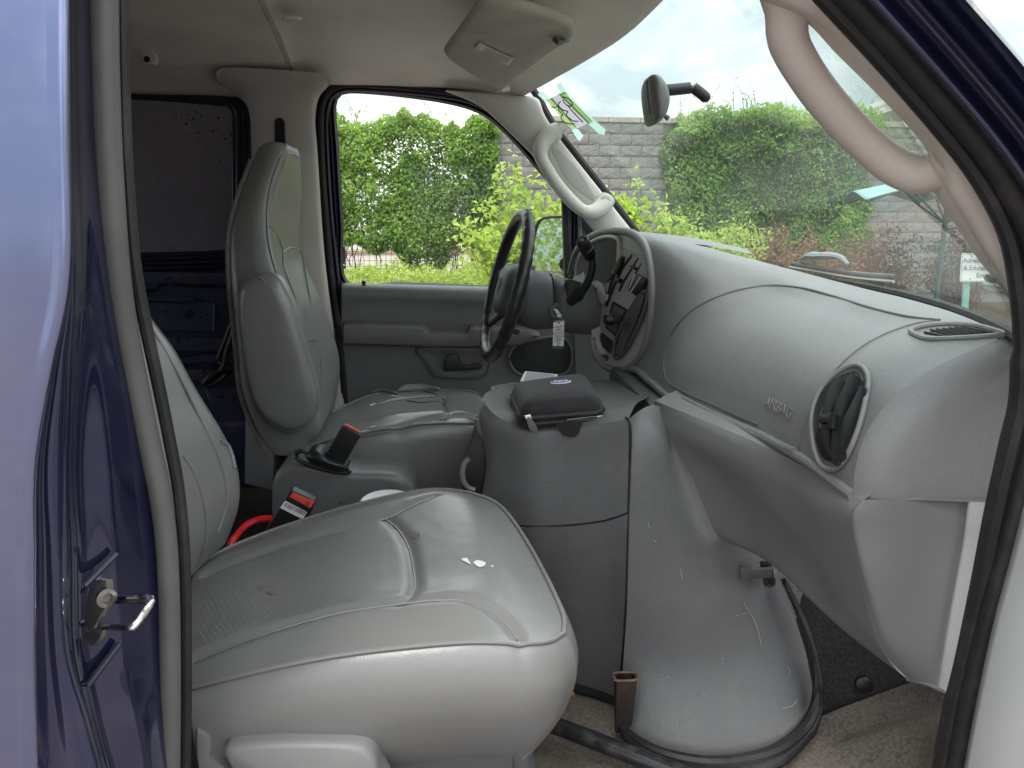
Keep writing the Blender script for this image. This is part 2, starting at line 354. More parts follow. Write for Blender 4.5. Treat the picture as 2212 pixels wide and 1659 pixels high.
cap = bpy.data.meshes.new('cap_stone'); bm = bmesh.new(); bmesh.ops.create_cube(bm, size=1)
for v in bm.verts: v.co = (v.co.x * (BW * 1.5 - .008), v.co.y * .34, v.co.z * .1)
bmesh.ops.bevel(bm, geom=bm.edges[:], offset=.008, segments=1, affect='EDGES'); bm.to_mesh(cap); bm.free(); cap.materials.append(stone_cap)
for k in range(0, 23):
    s = .66 + k * BW * 1.5
    o = bpy.data.objects.new('cap_stone', cap); COL.objects.link(o); o.parent = wall
    o.location = np.array(wall_pt(s, NC * BH + .053, -.13)) - np.array(wall.location); o.rotation_euler = (0, 0, WA + random.uniform(-.004, .004))

# ---- leaves
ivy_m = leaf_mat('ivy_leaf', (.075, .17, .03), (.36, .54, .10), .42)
shrub_m = leaf_mat('shrub_leaf', (.14, .29, .035), (.44, .56, .085), .42)
weed_m = leaf_mat('weed_leaf', (.16, .30, .05), (.48, .58, .12), .42)
barb_m = leaf_mat('barberry_leaf', (.13, .06, .04), (.30, .17, .08), .3)
twig_m = mat('twig_bark', (.13, .10, .075), .85, .2, 20, .4, 90, spec=.15)
def leaves(name, C, Nn, size, material, parent, tone, asp=.62, kind=None, curl=.25):
    """one mesh of many bent leaf blades; C centres, Nn outward directions"""
    n = len(C); C = np.asarray(C); Nn = np.asarray(Nn); Nn = Nn / (np.linalg.norm(Nn, axis=1)[:, None] + 1e-9)
    size = np.broadcast_to(size, (n,))
    d = rng.normal(size=(n, 3)) * .6 + np.array((0, 0, -.55)); d -= Nn * (d * Nn).sum(1)[:, None]; d /= np.linalg.norm(d, axis=1)[:, None] + 1e-9
    s = np.cross(Nn, d); L = size[:, None]; W = L * asp
    v = np.stack([C - d * L * .5, C - d * L * .05 + s * W * .5 + Nn * W * curl, C + d * L * .5 - Nn * L * .12, C - d * L * .05 - s * W * .5 + Nn * W * curl], 1) - np.array(root_of(parent).location)
    me = bpy.data.meshes.new(name); me.vertices.add(4 * n); me.vertices.foreach_set('co', v.reshape(-1))
    tri = (np.arange(n)[:, None] * 4 + np.array((0, 1, 2, 0, 2, 3))).reshape(-1)
    me.loops.add(6 * n); me.loops.foreach_set('vertex_index', tri.astype(np.int32)); me.polygons.add(2 * n)
    me.polygons.foreach_set('loop_start', np.arange(0, 6 * n, 3).astype(np.int32)); me.update(); me.validate()
    at = me.attributes.new('tone', 'FLOAT', 'POINT'); at.data.foreach_set('value', np.repeat(np.clip(tone, 0, 1), 4).astype(np.float32))
    me.materials.append(material); o = bpy.data.objects.new(name, me); COL.objects.link(o); o.parent = parent
    if kind: o['kind'] = kind
    return o
def nz(p, sc): return mnoise.noise((p[0] * sc, p[1] * sc, p[2] * sc))
def ivy(name, label, s0, s1, zlo, ztop, dens, leaf, edge=.25):
    root = empty(name, wall_pt((s0 + s1) / 2, 0, .3)); tag(root, label, 'ivy', 'ivy growing over the wall')
    C, Nn, T = [], [], []
    n = int((s1 - s0) * 3.2 * dens)
    for _ in range(n):
        s = random.uniform(s0 - .3, s1 + .3); z = random.uniform(.2, 4.3)
        top = ztop(s) + .22 * mnoise.noise((s * 1.7, 3.1, .5)) + .12 * mnoise.noise((s * 5, .7, 9)); lo = zlo(s) + .3 * mnoise.noise((s * 2.1, 8.1, 4))
        e = edge * mnoise.noise((z * 1.3, s0, 2)) + .15 * mnoise.noise((z * 4, s1, 2))
        if z > top or z < lo or s < s0 + e or s > s1 + e: continue
        lump = mnoise.noise((s * .9, z * .9, 1.3)) * .5 + mnoise.noise((s * 2.6, z * 2.6, 5.3)) * .32
        gap = mnoise.noise((s * 2.2 + 40, z * 2.2, 7.7)) + .5 * mnoise.noise((s * 5 + 3, z * 5, 1))
        back = random.random() < .3
        if not back and gap < -.28 and random.random() < .8: continue
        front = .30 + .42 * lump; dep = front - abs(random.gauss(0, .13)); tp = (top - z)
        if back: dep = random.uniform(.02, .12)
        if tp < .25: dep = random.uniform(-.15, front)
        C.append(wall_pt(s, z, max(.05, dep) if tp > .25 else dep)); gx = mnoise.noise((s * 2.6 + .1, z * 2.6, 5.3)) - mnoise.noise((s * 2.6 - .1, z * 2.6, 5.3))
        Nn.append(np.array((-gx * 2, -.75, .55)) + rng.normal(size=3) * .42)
        T.append(.40 + .55 * lump + random.gauss(0, .20) - .9 * (front - dep) + (.25 if tp < .3 else 0))  # depth shade put into leaf tone: set-back leaves darker, bulges lighter
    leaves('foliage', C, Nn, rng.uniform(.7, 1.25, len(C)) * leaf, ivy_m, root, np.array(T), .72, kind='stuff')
    # stems that run up the wall, and shoots that stand above the crown
    mb = MB()
    for k in range(int((s1 - s0) * 9)):
        s = random.uniform(s0, s1); p = []; zt = ztop(s) * random.uniform(.5, .95)
        for i in range(9): p.append(wall_pt(s + .12 * i * random.uniform(-.3, .3), zlo(s) * .2 + (zt - zlo(s) * .2) * i / 8, .10 + .1 * random.random()))
        mb.tube(cat(p, 18), np.linspace(.011, .004, 18), 5)
    C, Nn, T = [], [], []
    for k in range(int((s1 - s0) * 7)):
        s = random.uniform(s0, s1); z = ztop(s) - .1; h = random.uniform(.15, .55); dx = random.uniform(-.3, .3)
        p = cat([wall_pt(s, z, .1), wall_pt(s + dx * .3, z + h * .6, .1), wall_pt(s + dx, z + h, .15 + random.uniform(-.1, .1))], 12)
        mb.tube(p, np.linspace(.006, .002, 12), 4)
        for i in range(2, 12):
            if random.random() < .62: C.append(p[i] + rng.normal(size=3) * .02); Nn.append(rng.normal(size=3) + np.array((0, -.6, .5))); T.append(random.uniform(.4, 1))
    leaves('shoot_leaves', C, Nn, rng.uniform(.5, .9, len(C)) * leaf, ivy_m, root, np.array(T), .6, kind='stuff')
    mesh_obj('stems', mb, twig_m, root, kind='stuff'); return root
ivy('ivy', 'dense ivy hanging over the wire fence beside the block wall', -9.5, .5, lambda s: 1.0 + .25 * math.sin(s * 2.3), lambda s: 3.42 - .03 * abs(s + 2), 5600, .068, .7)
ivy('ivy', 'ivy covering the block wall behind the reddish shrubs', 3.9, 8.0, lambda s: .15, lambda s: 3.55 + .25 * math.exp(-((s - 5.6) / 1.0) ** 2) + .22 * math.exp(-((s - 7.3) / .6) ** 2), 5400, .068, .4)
hd = empty('hedge', wall_pt(-24, 0, .5)); tag(hd, 'tall leafy hedge continuing behind the van, seen in the side mirror', 'hedge')
C, Nn, T = [], [], []
for k in range(9000): C.append(wall_pt(random.uniform(-44, -9.4), random.uniform(0, 3.7), .4 + random.gauss(0, .12))); Nn.append(rng.normal(size=3) * .5 + np.array((0, -.8, .5))); T.append(random.gauss(.45, .25))
leaves('foliage', C, Nn, rng.uniform(.16, .3, len(C)), ivy_m, hd, np.array(T), .7, kind='stuff')
# ---- wire fence below the left ivy, and what stands beyond it
fence_m = mat('black_fence_steel', (.02, .022, .024), .5, .1)
fence = empty('wire_fence', wall_pt(-4.4, 0)); tag(fence, 'black wire mesh fence with square posts under the hanging ivy', 'fence')
for s in [.28 - 1.18 * k for k in range(9)]:
    mb = MB().box(wall_pt(s, 1.3, 0), (.07, .07, 2.6)); mesh_obj('post', mb, fence_m, fence, bevel=.006)
mb = MB()
for k in range(0, 95): mb.box(wall_pt(.28 - k * .1, 1.25, .02), (.006, .006, 2.3))
for k in range(0, 23): mb.prism([wall_pt(-9.1, .12 + k * .1, .03), wall_pt(.28, .12 + k * .1, .03), wall_pt(.28, .126 + k * .1, .03), wall_pt(-9.1, .126 + k * .1, .03)], (0, -.005, 0))
mesh_obj('wire_mesh', mb, fence_m, fence, smooth=False, kind='stuff')
cream = mat('cream_siding', (.80, .73, .64), .8, .05, 2); shed_w = mat('white_siding', (.84, .83, .82), .7, .04, 2); win_g = mat('dark_window_glass', (.05, .06, .07), .15, .1); roof_m = mat('tan_roof_trim', (.45, .30, .17), .8, .1)
shed = empty('shed', wall_pt(-3.6, 0, -7)); tag(shed, 'low cream and white shed seen through the wire fence', 'building')
def wq(s0, s1, z0, z1, off, dep=.1): return MB().prism([wall_pt(s0, z0, off), wall_pt(s1, z0, off), wall_pt(s1, z1, off), wall_pt(s0, z1, off)], tuple(-WN * dep))
mesh_obj('wall', wq(-11, 1.5, 0, .78, -7, 4), cream, shed, smooth=False); mesh_obj('upper_wall', wq(-11, 1.5, .86, 2.3, -7, 4), shed_w, shed, smooth=False)
mesh_obj('band', wq(-11, 1.5, .78, .86, -6.97, 3.9), roof_m, shed, smooth=False)
for s in (-9, -6.3, -3.4, -1.0): mesh_obj('window', wq(s, s + .9, 1.0, 1.55, -6.95, .1), win_g, shed, smooth=False)
# ---- gabled metal hall beyond the wall
sid = mat('grey_metal_siding', (.42, .44, .45), .5, .05, 2); fas = mat('white_fascia', (.80, .80, .80), .6, .04, 2)
hall = empty('metal_hall', wall_pt(17, 0, -16)); tag(hall, 'grey metal-clad building with white gable roof edge above the wall', 'building')
def GP(x, y): return np.array(PW(x, y, -14))
L0, L1, L2 = GP(1830, 246), GP(2240, 115), GP(2600, 0)
mb = MB(); A = np.array([L0, L1, L2]); mb.prism([L0, L2, (L2[0], L2[1], 0), (L0[0], L0[1], 0)], tuple(-WN * .3)); mesh_obj('gable_wall', mb, sid, hall, smooth=False)
rib = MB()
for k in range(90):
    t = k / 90; q = L0 * (1 - t) + L2 * t; rib.box((q[0] + WN[0] * .02, q[1] + WN[1] * .02, q[2] / 2 - .3), (.09, .05, q[2] - .6))
mesh_obj('siding_ribs', rib, sid, hall, smooth=False, kind='stuff')
dv = np.array((0, 0, -.16)); fo = WN * 1.0
for k, nm in ((0, 'fascia'), (1, 'fascia'), (2, 'fascia')):
    z = np.array((0, 0, .12 - .17 * k)); f2 = WN * (1.1 - .16 * k)
    mesh_obj(nm, MB().prism([L0 + z + f2, L2 + z + f2, L2 + z + f2 + dv * .8, L0 + z + f2 + dv * .8], tuple(-WN * .12)), fas, hall, smooth=False)
mesh_obj('soffit', MB().prism([L0 + WN * .9 + dv * 2, L2 + WN * .9 + dv * 2, L2 + dv * 2, L0 + dv * 2], (0, 0, -.03)), fas, hall, smooth=False)
# ---- yellow-green shrub in front of the wall
def shrub(name, label, base, tips, depth, leaf, material, n_leaf, spread, stem_r, group=None, catg='shrub', asp=.5):
    root = empty(name, base); tag(root, label, catg, group); mb = MB(); C, Nn, T = [], [], []; b = np.array(base)
    for (x, y, dy) in tips:
        tip = np.array(P(x, y, depth + dy)); mid = b * .45 + tip * .55 + np.array((rng.normal() * .08, rng.normal() * .08, .12)); main = cat([b + rng.normal(size=3) * np.array((.06, .06, 0)), (b + mid) / 2 + rng.normal(size=3) * .05, mid, tip], 26)
        mb.tube(main, np.linspace(stem_r, stem_r * .18, 26), 6)
        for k in range(9):
            i = random.randint(7, 24); st = main[i]; dr = rng.normal(size=3); dr[2] = abs(dr[2]) * .7 + .1; dr /= np.linalg.norm(dr); ln = spread * random.uniform(.5, 1.2)
            tw = cat([st, st + dr * ln * .5 + np.array((0, 0, .03)), st + dr * ln], 10); mb.tube(tw, np.linspace(stem_r * .35, stem_r * .1, 10), 4)
            for j in range(n_leaf):
                q = tw[random.randint(2, 9)] + rng.normal(size=3) * leaf * .75; C.append(q); Nn.append(rng.normal(size=3) * .5 + np.array((dr[0] * .4, -.45, .8))); T.append(.5 + random.gauss(0, .22) + .25 * (i / 24 - .5) + .3 * nz(q, 2.5))
        for j in range(n_leaf * 3):
            q = main[random.randint(14, 25)] + rng.normal(size=3) * leaf; C.append(q); Nn.append(rng.normal(size=3) * .5 + np.array((0, -.45, .8))); T.append(.62 + random.gauss(0, .22))
    leaves('crown', C, Nn, rng.uniform(.7, 1.3, len(C)) * leaf, material, root, np.array(T), asp, kind='stuff'); mesh_obj('trunk', mb, twig_m, root); return root
shrub('shrub', 'young yellow-green leafy shrub in front of the bare wall', P(1160, 700, 9.6)[:2] + (0,), [(1112, 345, 0), (1085, 420, .2), (1140, 400, -.2), (1170, 440, 0), (1195, 470, .2), (1060, 450, .1), (1010, 480, -.5), (1000, 500, -.6), (1040, 520, -.3), (1090, 500, 0), (1130, 470, .3), (1200, 520, 0), (1065, 560, 0), (1120, 540, .2), (1170, 560, .1), (1045, 575, 0), (1225, 480, .2), (1240, 440, 0)], 9.6, .10, shrub_m, 17, .34, .018)
shrub('shrub', 'yellow-green shrub with one tall shoot against the wall', P(1400, 640, 9.4)[:2] + (0,), [(1355, 400, 0), (1372, 380, .1), (1335, 430, .2), (1312, 425, 0), (1345, 455, -.2), (1440, 455, 0), (1460, 470, .1), (1415, 475, .2), (1485, 490, 0), (1395, 490, .1), (1500, 510, .1), (1360, 480, .2), (1440, 500, 0), (1550, 520, .2)], 9.4, .092, shrub_m, 15, .28, .016)
shrub('perennial', 'light green narrow-leaved perennial clump beside the reddish shrubs', P(1570, 640, 9.0)[:2] + (0,), [(1500 + 11 * k + random.uniform(-6, 6), 505 + random.uniform(-12, 18), random.uniform(-.3, .3)) for k in range(14)], 9.0, .085, weed_m, 9, .16, .007, catg='plant', asp=.26)
for nm, lab, cx, wd, yt in (('barberry', 'low reddish-brown shrub beside the light green perennial', 1690, 75, 455), ('barberry', 'reddish-brown shrub directly behind the black windshield wiper', 1800, 60, 480), ('barberry', 'tall reddish-brown shrub under the teal umbrella', 1920, 75, 465), ('barberry', 'reddish-brown shrub behind the white sign', 2060, 75, 480)):
    shrub(nm, lab, P(cx, 690, 10.5)[:2] + (0,), [(cx + random.uniform(-wd, wd), yt + 15 + random.uniform(0, 125), random.uniform(-.5, .5)) for k in range(22)], 10.5, .058, barb_m, 11, .22, .008, 'reddish shrubs along the wall', asp=.5)
# ---- weeds along the fence
root = empty('weeds', wall_pt(-3, 0, 1.4)); tag(root, 'bright green weeds and grass growing along the wire fence', 'weeds', kind='stuff')
C, Nn, T = [], [], []
for k in range(24000):
    s = random.uniform(-7, 3.2); o_ = random.uniform(.5, 2.4); h = .86 + .25 * mnoise.noise((s * 1.3, o_, 3)) + .18 * mnoise.noise((s * 4, o_ * 4, 3)); z = h * random.uniform(.1, 1) ** .6
    C.append(wall_pt(s, z, o_)); Nn.append(rng.normal(size=3) * .7 + np.array((0, -.4, .5))); T.append(.5 + random.gauss(0, .25) + .3 * (z / h - .5))
leaves('weed_leaves', C, Nn, rng.uniform(.06, .13, len(C)), weed_m, root, np.array(T), .3, kind='stuff')
# ---- teal umbrella
teal = mat('teal_canvas', (.21, .36, .345), .6, .08, 6, .1, 200); teal_p = mat('dark_teal_paint', (.035, .12, .095), .4, .08, 8)
ctr = np.array(P(2043, 470, 10.2)); umb = empty('umbrella', (ctr[0], ctr[1], 0)); tag(umb, 'teal patio umbrella on a dark green pole before the wall', 'umbrella')
zt = P(2043, 372, 10.2)[2]; ze = P(1822, 434, 10.2)[2]; RR = 1.36; nr = 6; rows = []
for i in range(17):
    r = i / 16; row = []
    for j in range(72):
        a = 2 * math.pi * j / 72 + R(14); ph = (j % 12) / 12; sc = math.sin(math.pi * ph)
        rad = RR * r * (1 - .10 * sc * r); z = zt - (zt - ze) * r ** 1.25 + .13 * sc * r ** 2 - (.04 if False else 0); row.append((ctr[0] + rad * math.cos(a), ctr[1] + rad * math.sin(a), z))
    rows.append(row)
mesh_obj('canopy', MB().grid(rows, cv=True), teal, umb, solid=.012, sharp=0)
mesh_obj('pole', MB().tube([(ctr[0], ctr[1], 0), (ctr[0], ctr[1], zt + .06)], .033, 12), teal_p, umb)
for k in range(nr):
    a = 2 * math.pi * k / nr + R(14); ca, sa = math.cos(a), math.sin(a)
    mesh_obj('rib', MB().tube([(ctr[0] + RR * r * ca, ctr[1] + RR * r * sa, zt - (zt - ze) * r ** 1.25 - .03) for r in np.linspace(.03, .97, 12)], .014, 6), teal_p, umb)
    mesh_obj('strut', MB().tube([(ctr[0] + .03 * ca, ctr[1] + .03 * sa, ze - .28), (ctr[0] + RR * .5 * ca, ctr[1] + RR * .5 * sa, zt - (zt - ze) * .42 - .04)], .012, 6), teal_p, umb)
# ---- white sign on a green post
sign_w = mat('white_sign_sheet', (.80, .82, .80), .4, .03, 5); sign_k = mat('sign_lettering', (.06, .08, .08), .5, .05); post_g = mat('pale_green_post', (.22, .42, .36), .5, .08, 8)
sY = 7.6; A = np.array(P(2072, 547, sY)); S = 1650 / 7.75
sg = empty('sign', P(2096, 760, sY + .03)[:2] + (0,)); tag(sg, 'white entrance sign on a pale green channel post', 'sign')
ax = np.array((1, -.07, 0)); ax /= np.linalg.norm(ax); az = np.array((-.055, 0, 1.)); az /= np.linalg.norm(az)
def SP(u, v, o=0): return np.array(P(2110, 578, sY)) + ax * u + az * v + np.array((0, -o, 0))
def plate(w_, h_, r_, o, d, du=0): return MB().prism([SP(u + du, v, o) for u, v in rrect(w_, h_, r_, 4)], (0, d, 0))
mesh_obj('plate', plate(.50, .295, .02, 0, .004, .085), sign_w, sg, smooth=False)
mb = MB(); o1 = [SP(u + .085, v, .002) for u, v in rrect(.482, .277, .018, 4)]; mb.tube(o1, .0022, 4, closed=True); mesh_obj('border', mb, sign_k, sg, smooth=False)
for txt, x, y in (('Administration', 2080, 563), ('& Education', 2081, 579), ('Entrance', 2109, 595)):
    c = np.array(P(x, y, sY - .004)); text_mesh(txt, .070, basis(c, ax, az), 'lettering', sign_k, sg, .0006, 'LEFT', spacing=.92)
mesh_obj('post', MB().prism([SP(u, -.9, -.03) + np.array((0, d, 0)) for u, d in ((-.09, 0), (-.035, 0), (-.035, .035), (-.045, .035), (-.045, .01), (-.08, .01), (-.08, .035), (-.09, .035))], tuple(az * 1.04)), post_g, sg, smooth=False)
for v in (.115, -.115): mesh_obj('bolt', MB().lathe(SP(-.062, v, .0), (0, -1, 0), [(0, .008), (.004, .007), (.005, 0)], 10), steel, sg)
# ================================================================== the van
VAN = empty('van', (-1.0, 1.585, 0)); tag(VAN, 'dark navy cargo van with its passenger door open and worn grey cab interior', 'van')
def part(name, mb, m, parent=None, **k): return mesh_obj(name, mb, m, parent or VAN, **k)
YC = 1.585
# ---- near side: outer skin, door jamb behind the passenger seat
rows = []
for y, xs in ((-640, (133, 136, 138, 141, 152, 172, 222)), (-400, (137, 140, 142, 145, 157, 179, 229)), (-160, (141, 144, 146, 149, 163, 186, 236)), (-60, (143, 146, 148, 151, 165, 190, 240)), (300, (146, 149, 151, 155, 170, 200, 250)), (600, (149, 152, 154, 160, 180, 225, 275)),
              (800, (110, 118, 126, 150, 166, 236, 305)), (1000, (76, 92, 104, 143, 158, 246, 335)), (1200, (73, 95, 115, 148, 166, 253, 360)), (1400, (72, 100, 125, 153, 172, 263, 375)),
              (1550, (72, 112, 150, 190, 204, 300, 380)), (1720, (73, 130, 185, 232, 248, 335, 385)), (1900, (74, 150, 215, 265, 285, 360, 390))):
    b, c, d, e_, f, g, h = xs; bulge = .012 * math.exp(-((y - 1150) / 420) ** 2)
    e0 = P(b, y, .60 - bulge); rows.append([(-3.2, .60 - bulge, e0[2]), (-2.0, .598 - bulge, e0[2]), (-1.0, .598 - bulge, e0[2]), (e0[0] - .10, .598 - bulge, e0[2]), (e0[0] - .015, .5985 - bulge, e0[2]), e0,
        P(c, y, .614 - bulge * .5), P(d, y, .612 - bulge * .5), P(e_, y, .622), P(f, y, .668), P(g, y, .700), P(h, y, .748)])
A = np.array([cat(r, 13 * 1) if False else np.array(r) for r in rows])
G = np.array([cat(A[:, j], 90) for j in range(A.shape[1])])            # smooth down the pillar
G = G.transpose(1, 0, 2)
def round_row(r):
    return np.vstack([r[:5], cat(r[4:], 200)[1:]])
def split_row(r):
    c = cat(r[4:], 400); k = int(np.argmin(np.linalg.norm(c - r[5], axis=1))) + 6
    return np.vstack([r[:4], lin(c[:k], 16)]), lin(c[k - 1:], 60)
SK = [split_row(r) for r in G]
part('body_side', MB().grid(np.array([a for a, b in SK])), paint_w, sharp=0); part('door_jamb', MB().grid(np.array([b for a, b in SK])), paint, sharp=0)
# closing panels so that the cab is a real box: roof skin, floor pan, rear, far outer side
mb = MB(); rr = []
for X in (-3.3, -3.2, -1.5, -.3, .1, .22): rr.append([(X, .62, 2.045), (X, .66, 2.085), (X, .8, 2.115), (X, 1.585, 2.15), (X, 2.37, 2.115), (X, 2.51, 2.085), (X, 2.545, 2.06)])
part('roof', MB().grid(patch(rr, 40, 12)), paint, sharp=0)
part('floor_pan', MB().box((-1.2, 1.585, .70), (4.2, 1.9, .06)), paint_d, smooth=False)
part('rear_wall', MB().box((-3.25, 1.585, 1.02), (.06, 1.94, .64)), paint_d, smooth=False); part('rear_window', MB().box((-3.25, 1.585, 1.68), (.006, 1.7, .66)), glass_mat('rear_glass', (.92, .94, .92), .6), smooth=False)
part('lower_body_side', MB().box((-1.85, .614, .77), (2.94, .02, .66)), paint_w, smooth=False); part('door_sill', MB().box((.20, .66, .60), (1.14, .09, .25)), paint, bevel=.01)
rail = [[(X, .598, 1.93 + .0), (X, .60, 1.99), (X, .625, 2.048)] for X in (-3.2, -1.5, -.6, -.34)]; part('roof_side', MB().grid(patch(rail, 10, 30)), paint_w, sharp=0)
rail = [[(X, .628, 2.05), (X, .622, 2.01), (X, .66, 1.985), (X, .70, 1.955), (X, .735, 1.935), (X, .76, 1.95)] for X in (-.36, -.1, .1, .20)] ; part('door_header', MB().grid(patch(rail, 20, 30)), paint, sharp=0)
part('header_seal', MB().tube([(-.32, .742, 1.925), (0, .742, 1.925), (.16, .742, 1.92), (.24, .745, 1.89)], .013, 10), rubber_b)
# ---- carpeted floor of the cab
G = np.zeros((50, 60, 3))
for i in range(50):
    for j in range(60):
        X = -.62 + 1.75 * j / 59; Y = .66 + 1.80 * i / 49; Z = .733 + .008 * nz((X, Y, 0), 7) + .004 * nz((X, Y, 3), 25)
        if X > .72: Z += (X - .72) * .9 + .01 * math.sin((X - .72) * 30)
        G[i, j] = (X, Y, Z)
part('floor_carpet', MB().grid(G), carpet, sharp=0)
# dark toe board behind the lower dash
L1 = [(1700, 1600, 1.20), (1745, 1566, 1.20), (1800, 1538, 1.20), (1880, 1508, 1.185), (1985, 1470, 1.14), (2080, 1440, 1.05)]; L1p = [np.array(P(*q)) for q in L1]
rows = [[q + np.array((.03, .06, -.02)) for q in L1p], [q + np.array((.0, .0, .0)) for q in L1p], [q + np.array((.01, .03, .09)) for q in L1p], [q + np.array((.04, .08, .22)) for q in L1p], [q + np.array((.10, .12, .38)) for q in L1p]]
fc = [[q + np.array((0, -.004, .006)) for q in L1p], [q + np.array((-.02, -.03, -.012)) for q in L1p], [q + np.array((-.03, -.06, -.016)) for q in L1p]] + [[P(x, y, Y) for x, y, Y in zip((1690, 1740, 1820, 1900, 1985, 2060), (1640, 1630, 1615, 1600, 1590, 1580), (1.13, 1.12, 1.10, 1.07, 1.02, .93))], [P(x, y, Y) for x, y, Y in zip((1680, 1740, 1820, 1900, 1985, 2050), (1760, 1760, 1760, 1760, 1760, 1760), (1.02, 1.01, 1.0, .97, .93, .86))]]
part('footwell_carpet', MB().grid(patch(fc, 40, 50)), carpet, sharp=0)
part('toe_board', MB().grid(patch(rows, 24, 24)), carpet_d, sharp=0)
part('drain_plug', MB().lathe(np.array(P(1866, 1478, 1.195)), (-.3, -1, .2), [(0, .016), (.006, .015), (.008, .012), (.008, 0)], 20), black)
# ---- cargo area far wall (driver's side) with its blanked window and pressings
YW = 2.50
mb = MB(); G = np.zeros((70, 60, 3))
for i in range(70):
    for j in range(60):
        X = -2.4 + 2.02 * j / 59; Z = .70 + 1.32 * i / 69; G[i, j] = (X, YW + .012, Z)
part('cargo_wall', MB().grid(G), paint_d, sharp=0)
cw = empty('cargo_window', parent=VAN)
def WP(pts, Y): return [P(x, y, Y) for x, y in pts]
def wout(x0, y0, x1, y1, r): # rounded outline in picture px, open at the left where the pillar hides it
    return [(x0 - 260, y0 - 12), (x0, y0), (x1 - r * 1.2, y0 + 14), (x1 - r * .3, y0 + 14 + r * .35), (x1, y0 + 14 + r * 1.2), (x1 + 1, (y0 + y1) / 2), (x1 - 1, y1 - r * 1.1), (x1 - r * .3, y1 - r * .3), (x1 - r * 1.2, y1), (x0, y1 + 6), (x0 - 260, y1 + 10)]
tint = mat('dark_tinted_panel', (.21, .19, .21), .25, .1, 4, 0, 50, spec=.35, dirt=(.17, .15, .155), dirt_amt=.5, dscale=3)
rub_n = mat('navy_moulding', (.008, .011, .03), .35, .1, 6, spec=.5, coat=.3, coat_r=.2)
o = cat(WP(wout(280, 214, 500, 540, 22), YW - .012), 80); mb = MB(); mb.f.append(tuple(range(80))); mb.v = [tuple(q) for q in o]; part('panel', mb, tint, cw, smooth=False)
for k, (dx, r_, dy) in enumerate(((5, .007, -.014), (14, .008, -.018), (24, .009, -.014), (34, .010, -.004))):
    part('moulding', MB().tube(cat(WP(wout(280, 212 - dx * .55, 500 + dx, 541 + dx * .95, 24 + dx * .6), YW + dy), 90), r_, 10, upv=(0, 1, 0)), rub_n, cw)
rnd = random.Random(4); mb = MB()
for x, y in ((350, 250), (362, 246), (375, 248), (392, 241), (398, 244), (405, 250), (372, 268), (388, 257), (430, 283), (441, 277), (398, 287), (402, 305), (418, 312), (430, 340), (445, 350), (470, 290), (455, 300), (441, 255)):
    c = np.array(P(x + 60 - 30, y, YW - .0125)); mb.disc(c, (0, -1, 0), rnd.uniform(.0022, .004), 8)
part('specks', mb, void, cw, smooth=False, kind='stuff')
# the pressings under the window
def bar(name, p0, p1, h, dep, m=paint_d, Y=YW, bevel=.006, n=2):
    """raised or sunk horizontal pressing between picture points p0 and p1, h px high"""
    a, b = p0, p1; q = [P(a[0], a[1] - h / 2, Y), P(b[0], b[1] - h / 2, Y), P(b[0], b[1] + h / 2, Y), P(a[0], a[1] + h / 2, Y)]
    return part(name, MB().prism(q, (0, dep, 0)), m, bevel=bevel, seg=n)
for k, y in enumerate((556, 568, 580)): part('rib', MB().tube(cat(WP([(150, y - 4), (330, y - 2), (420, y), (470, y - 3), (520, y - 14)], YW - .004), 40), .0075, 10), rub_n)
bar('ledge', (200, 598), (520, 602), 26, .02, Y=YW - .012)
part('channel', MB().tube(cat(WP([(250, 628), (330, 627), (342, 616), (356, 612), (364, 602), (372, 600), (380, 612), (400, 615), (520, 618)], YW - .004), 60), .010, 8, asp=.6), void)
bar('pressing', (200, 682), (462, 686), 66, .02, Y=YW - .014, bevel=.012, n=3); part('bead', MB().tube(WP([(230, 644), (420, 648)], YW - .020), .009, 10), paint_d)
bar('pressing', (300, 742), (520, 748), 34, .02, Y=YW - .010, bevel=.01, n=3)
bar('pressing', (300, 775), (540, 772), 24, .02, Y=YW - .012, bevel=.01); bar('pressing', (300, 812), (540, 812), 30, .02, Y=YW - .014, bevel=.01)
for k, y in enumerate((762, 765)): part('rib', MB().tube(cat(WP([(360, y + 8), (430, y), (520, y - 8)], YW - .018), 24), .004, 8), rub_n)
part('rib', MB().tube(cat(WP([(390, 792), (440, 786), (480, 794), (540, 806)], YW - .018), 24), .004, 8), rub_n)
bar('pressing', (400, 880), (560, 880), 80, .02, Y=YW - .016, bevel=.012, n=3); bar('wheel_house', (430, 960), (560, 960), 90, .06, Y=YW - .07, bevel=.02, n=3)
mb = MB()
for x, y, r_, ry in ((410, 679, .016, .016), (434, 685, .004, .004), (446, 680, .003, .003), (386, 735, .006, .008), (404, 732, .005, .007), (440, 802, .005, .005), (506, 862, .004, .004), (470, 890, .004, .004)):
    mb.disc(P(x, y, YW - .0165), (0, -1, 0), r_, 20, ry)
part('drilled_holes', mb, void, smooth=False, kind='stuff')
for x, y, w_, h_ in ((359, 673, 15, 5), (478, 857, 14, 5)): part('slot', MB().prism([P(x - w_ / 2, y - h_ / 2, YW - .017), P(x + w_ / 2, y - h_ / 2, YW - .017), P(x + w_ / 2, y + h_ / 2, YW - .017), P(x - w_ / 2, y + h_ / 2, YW - .017)], (0, -.001, 0)), void, smooth=False)
# wiring loom
har = empty('wiring_loom', parent=VAN)
for pts, r_ in (([(500, 700), (485, 740), (472, 775), (480, 790), (505, 800)], .008), ([(505, 715), (490, 760), (484, 790), (470, 805), (440, 830)], .010), ([(440, 828), (460, 808), (490, 800), (530, 790)], .011), ([(440, 835), (446, 850), (455, 868)], .007), ([(450, 835), (475, 822), (500, 800), (540, 800)], .008)):
    part('cable', MB().tube(cat(WP(pts, 2.38), 26), r_, 8), black, har)
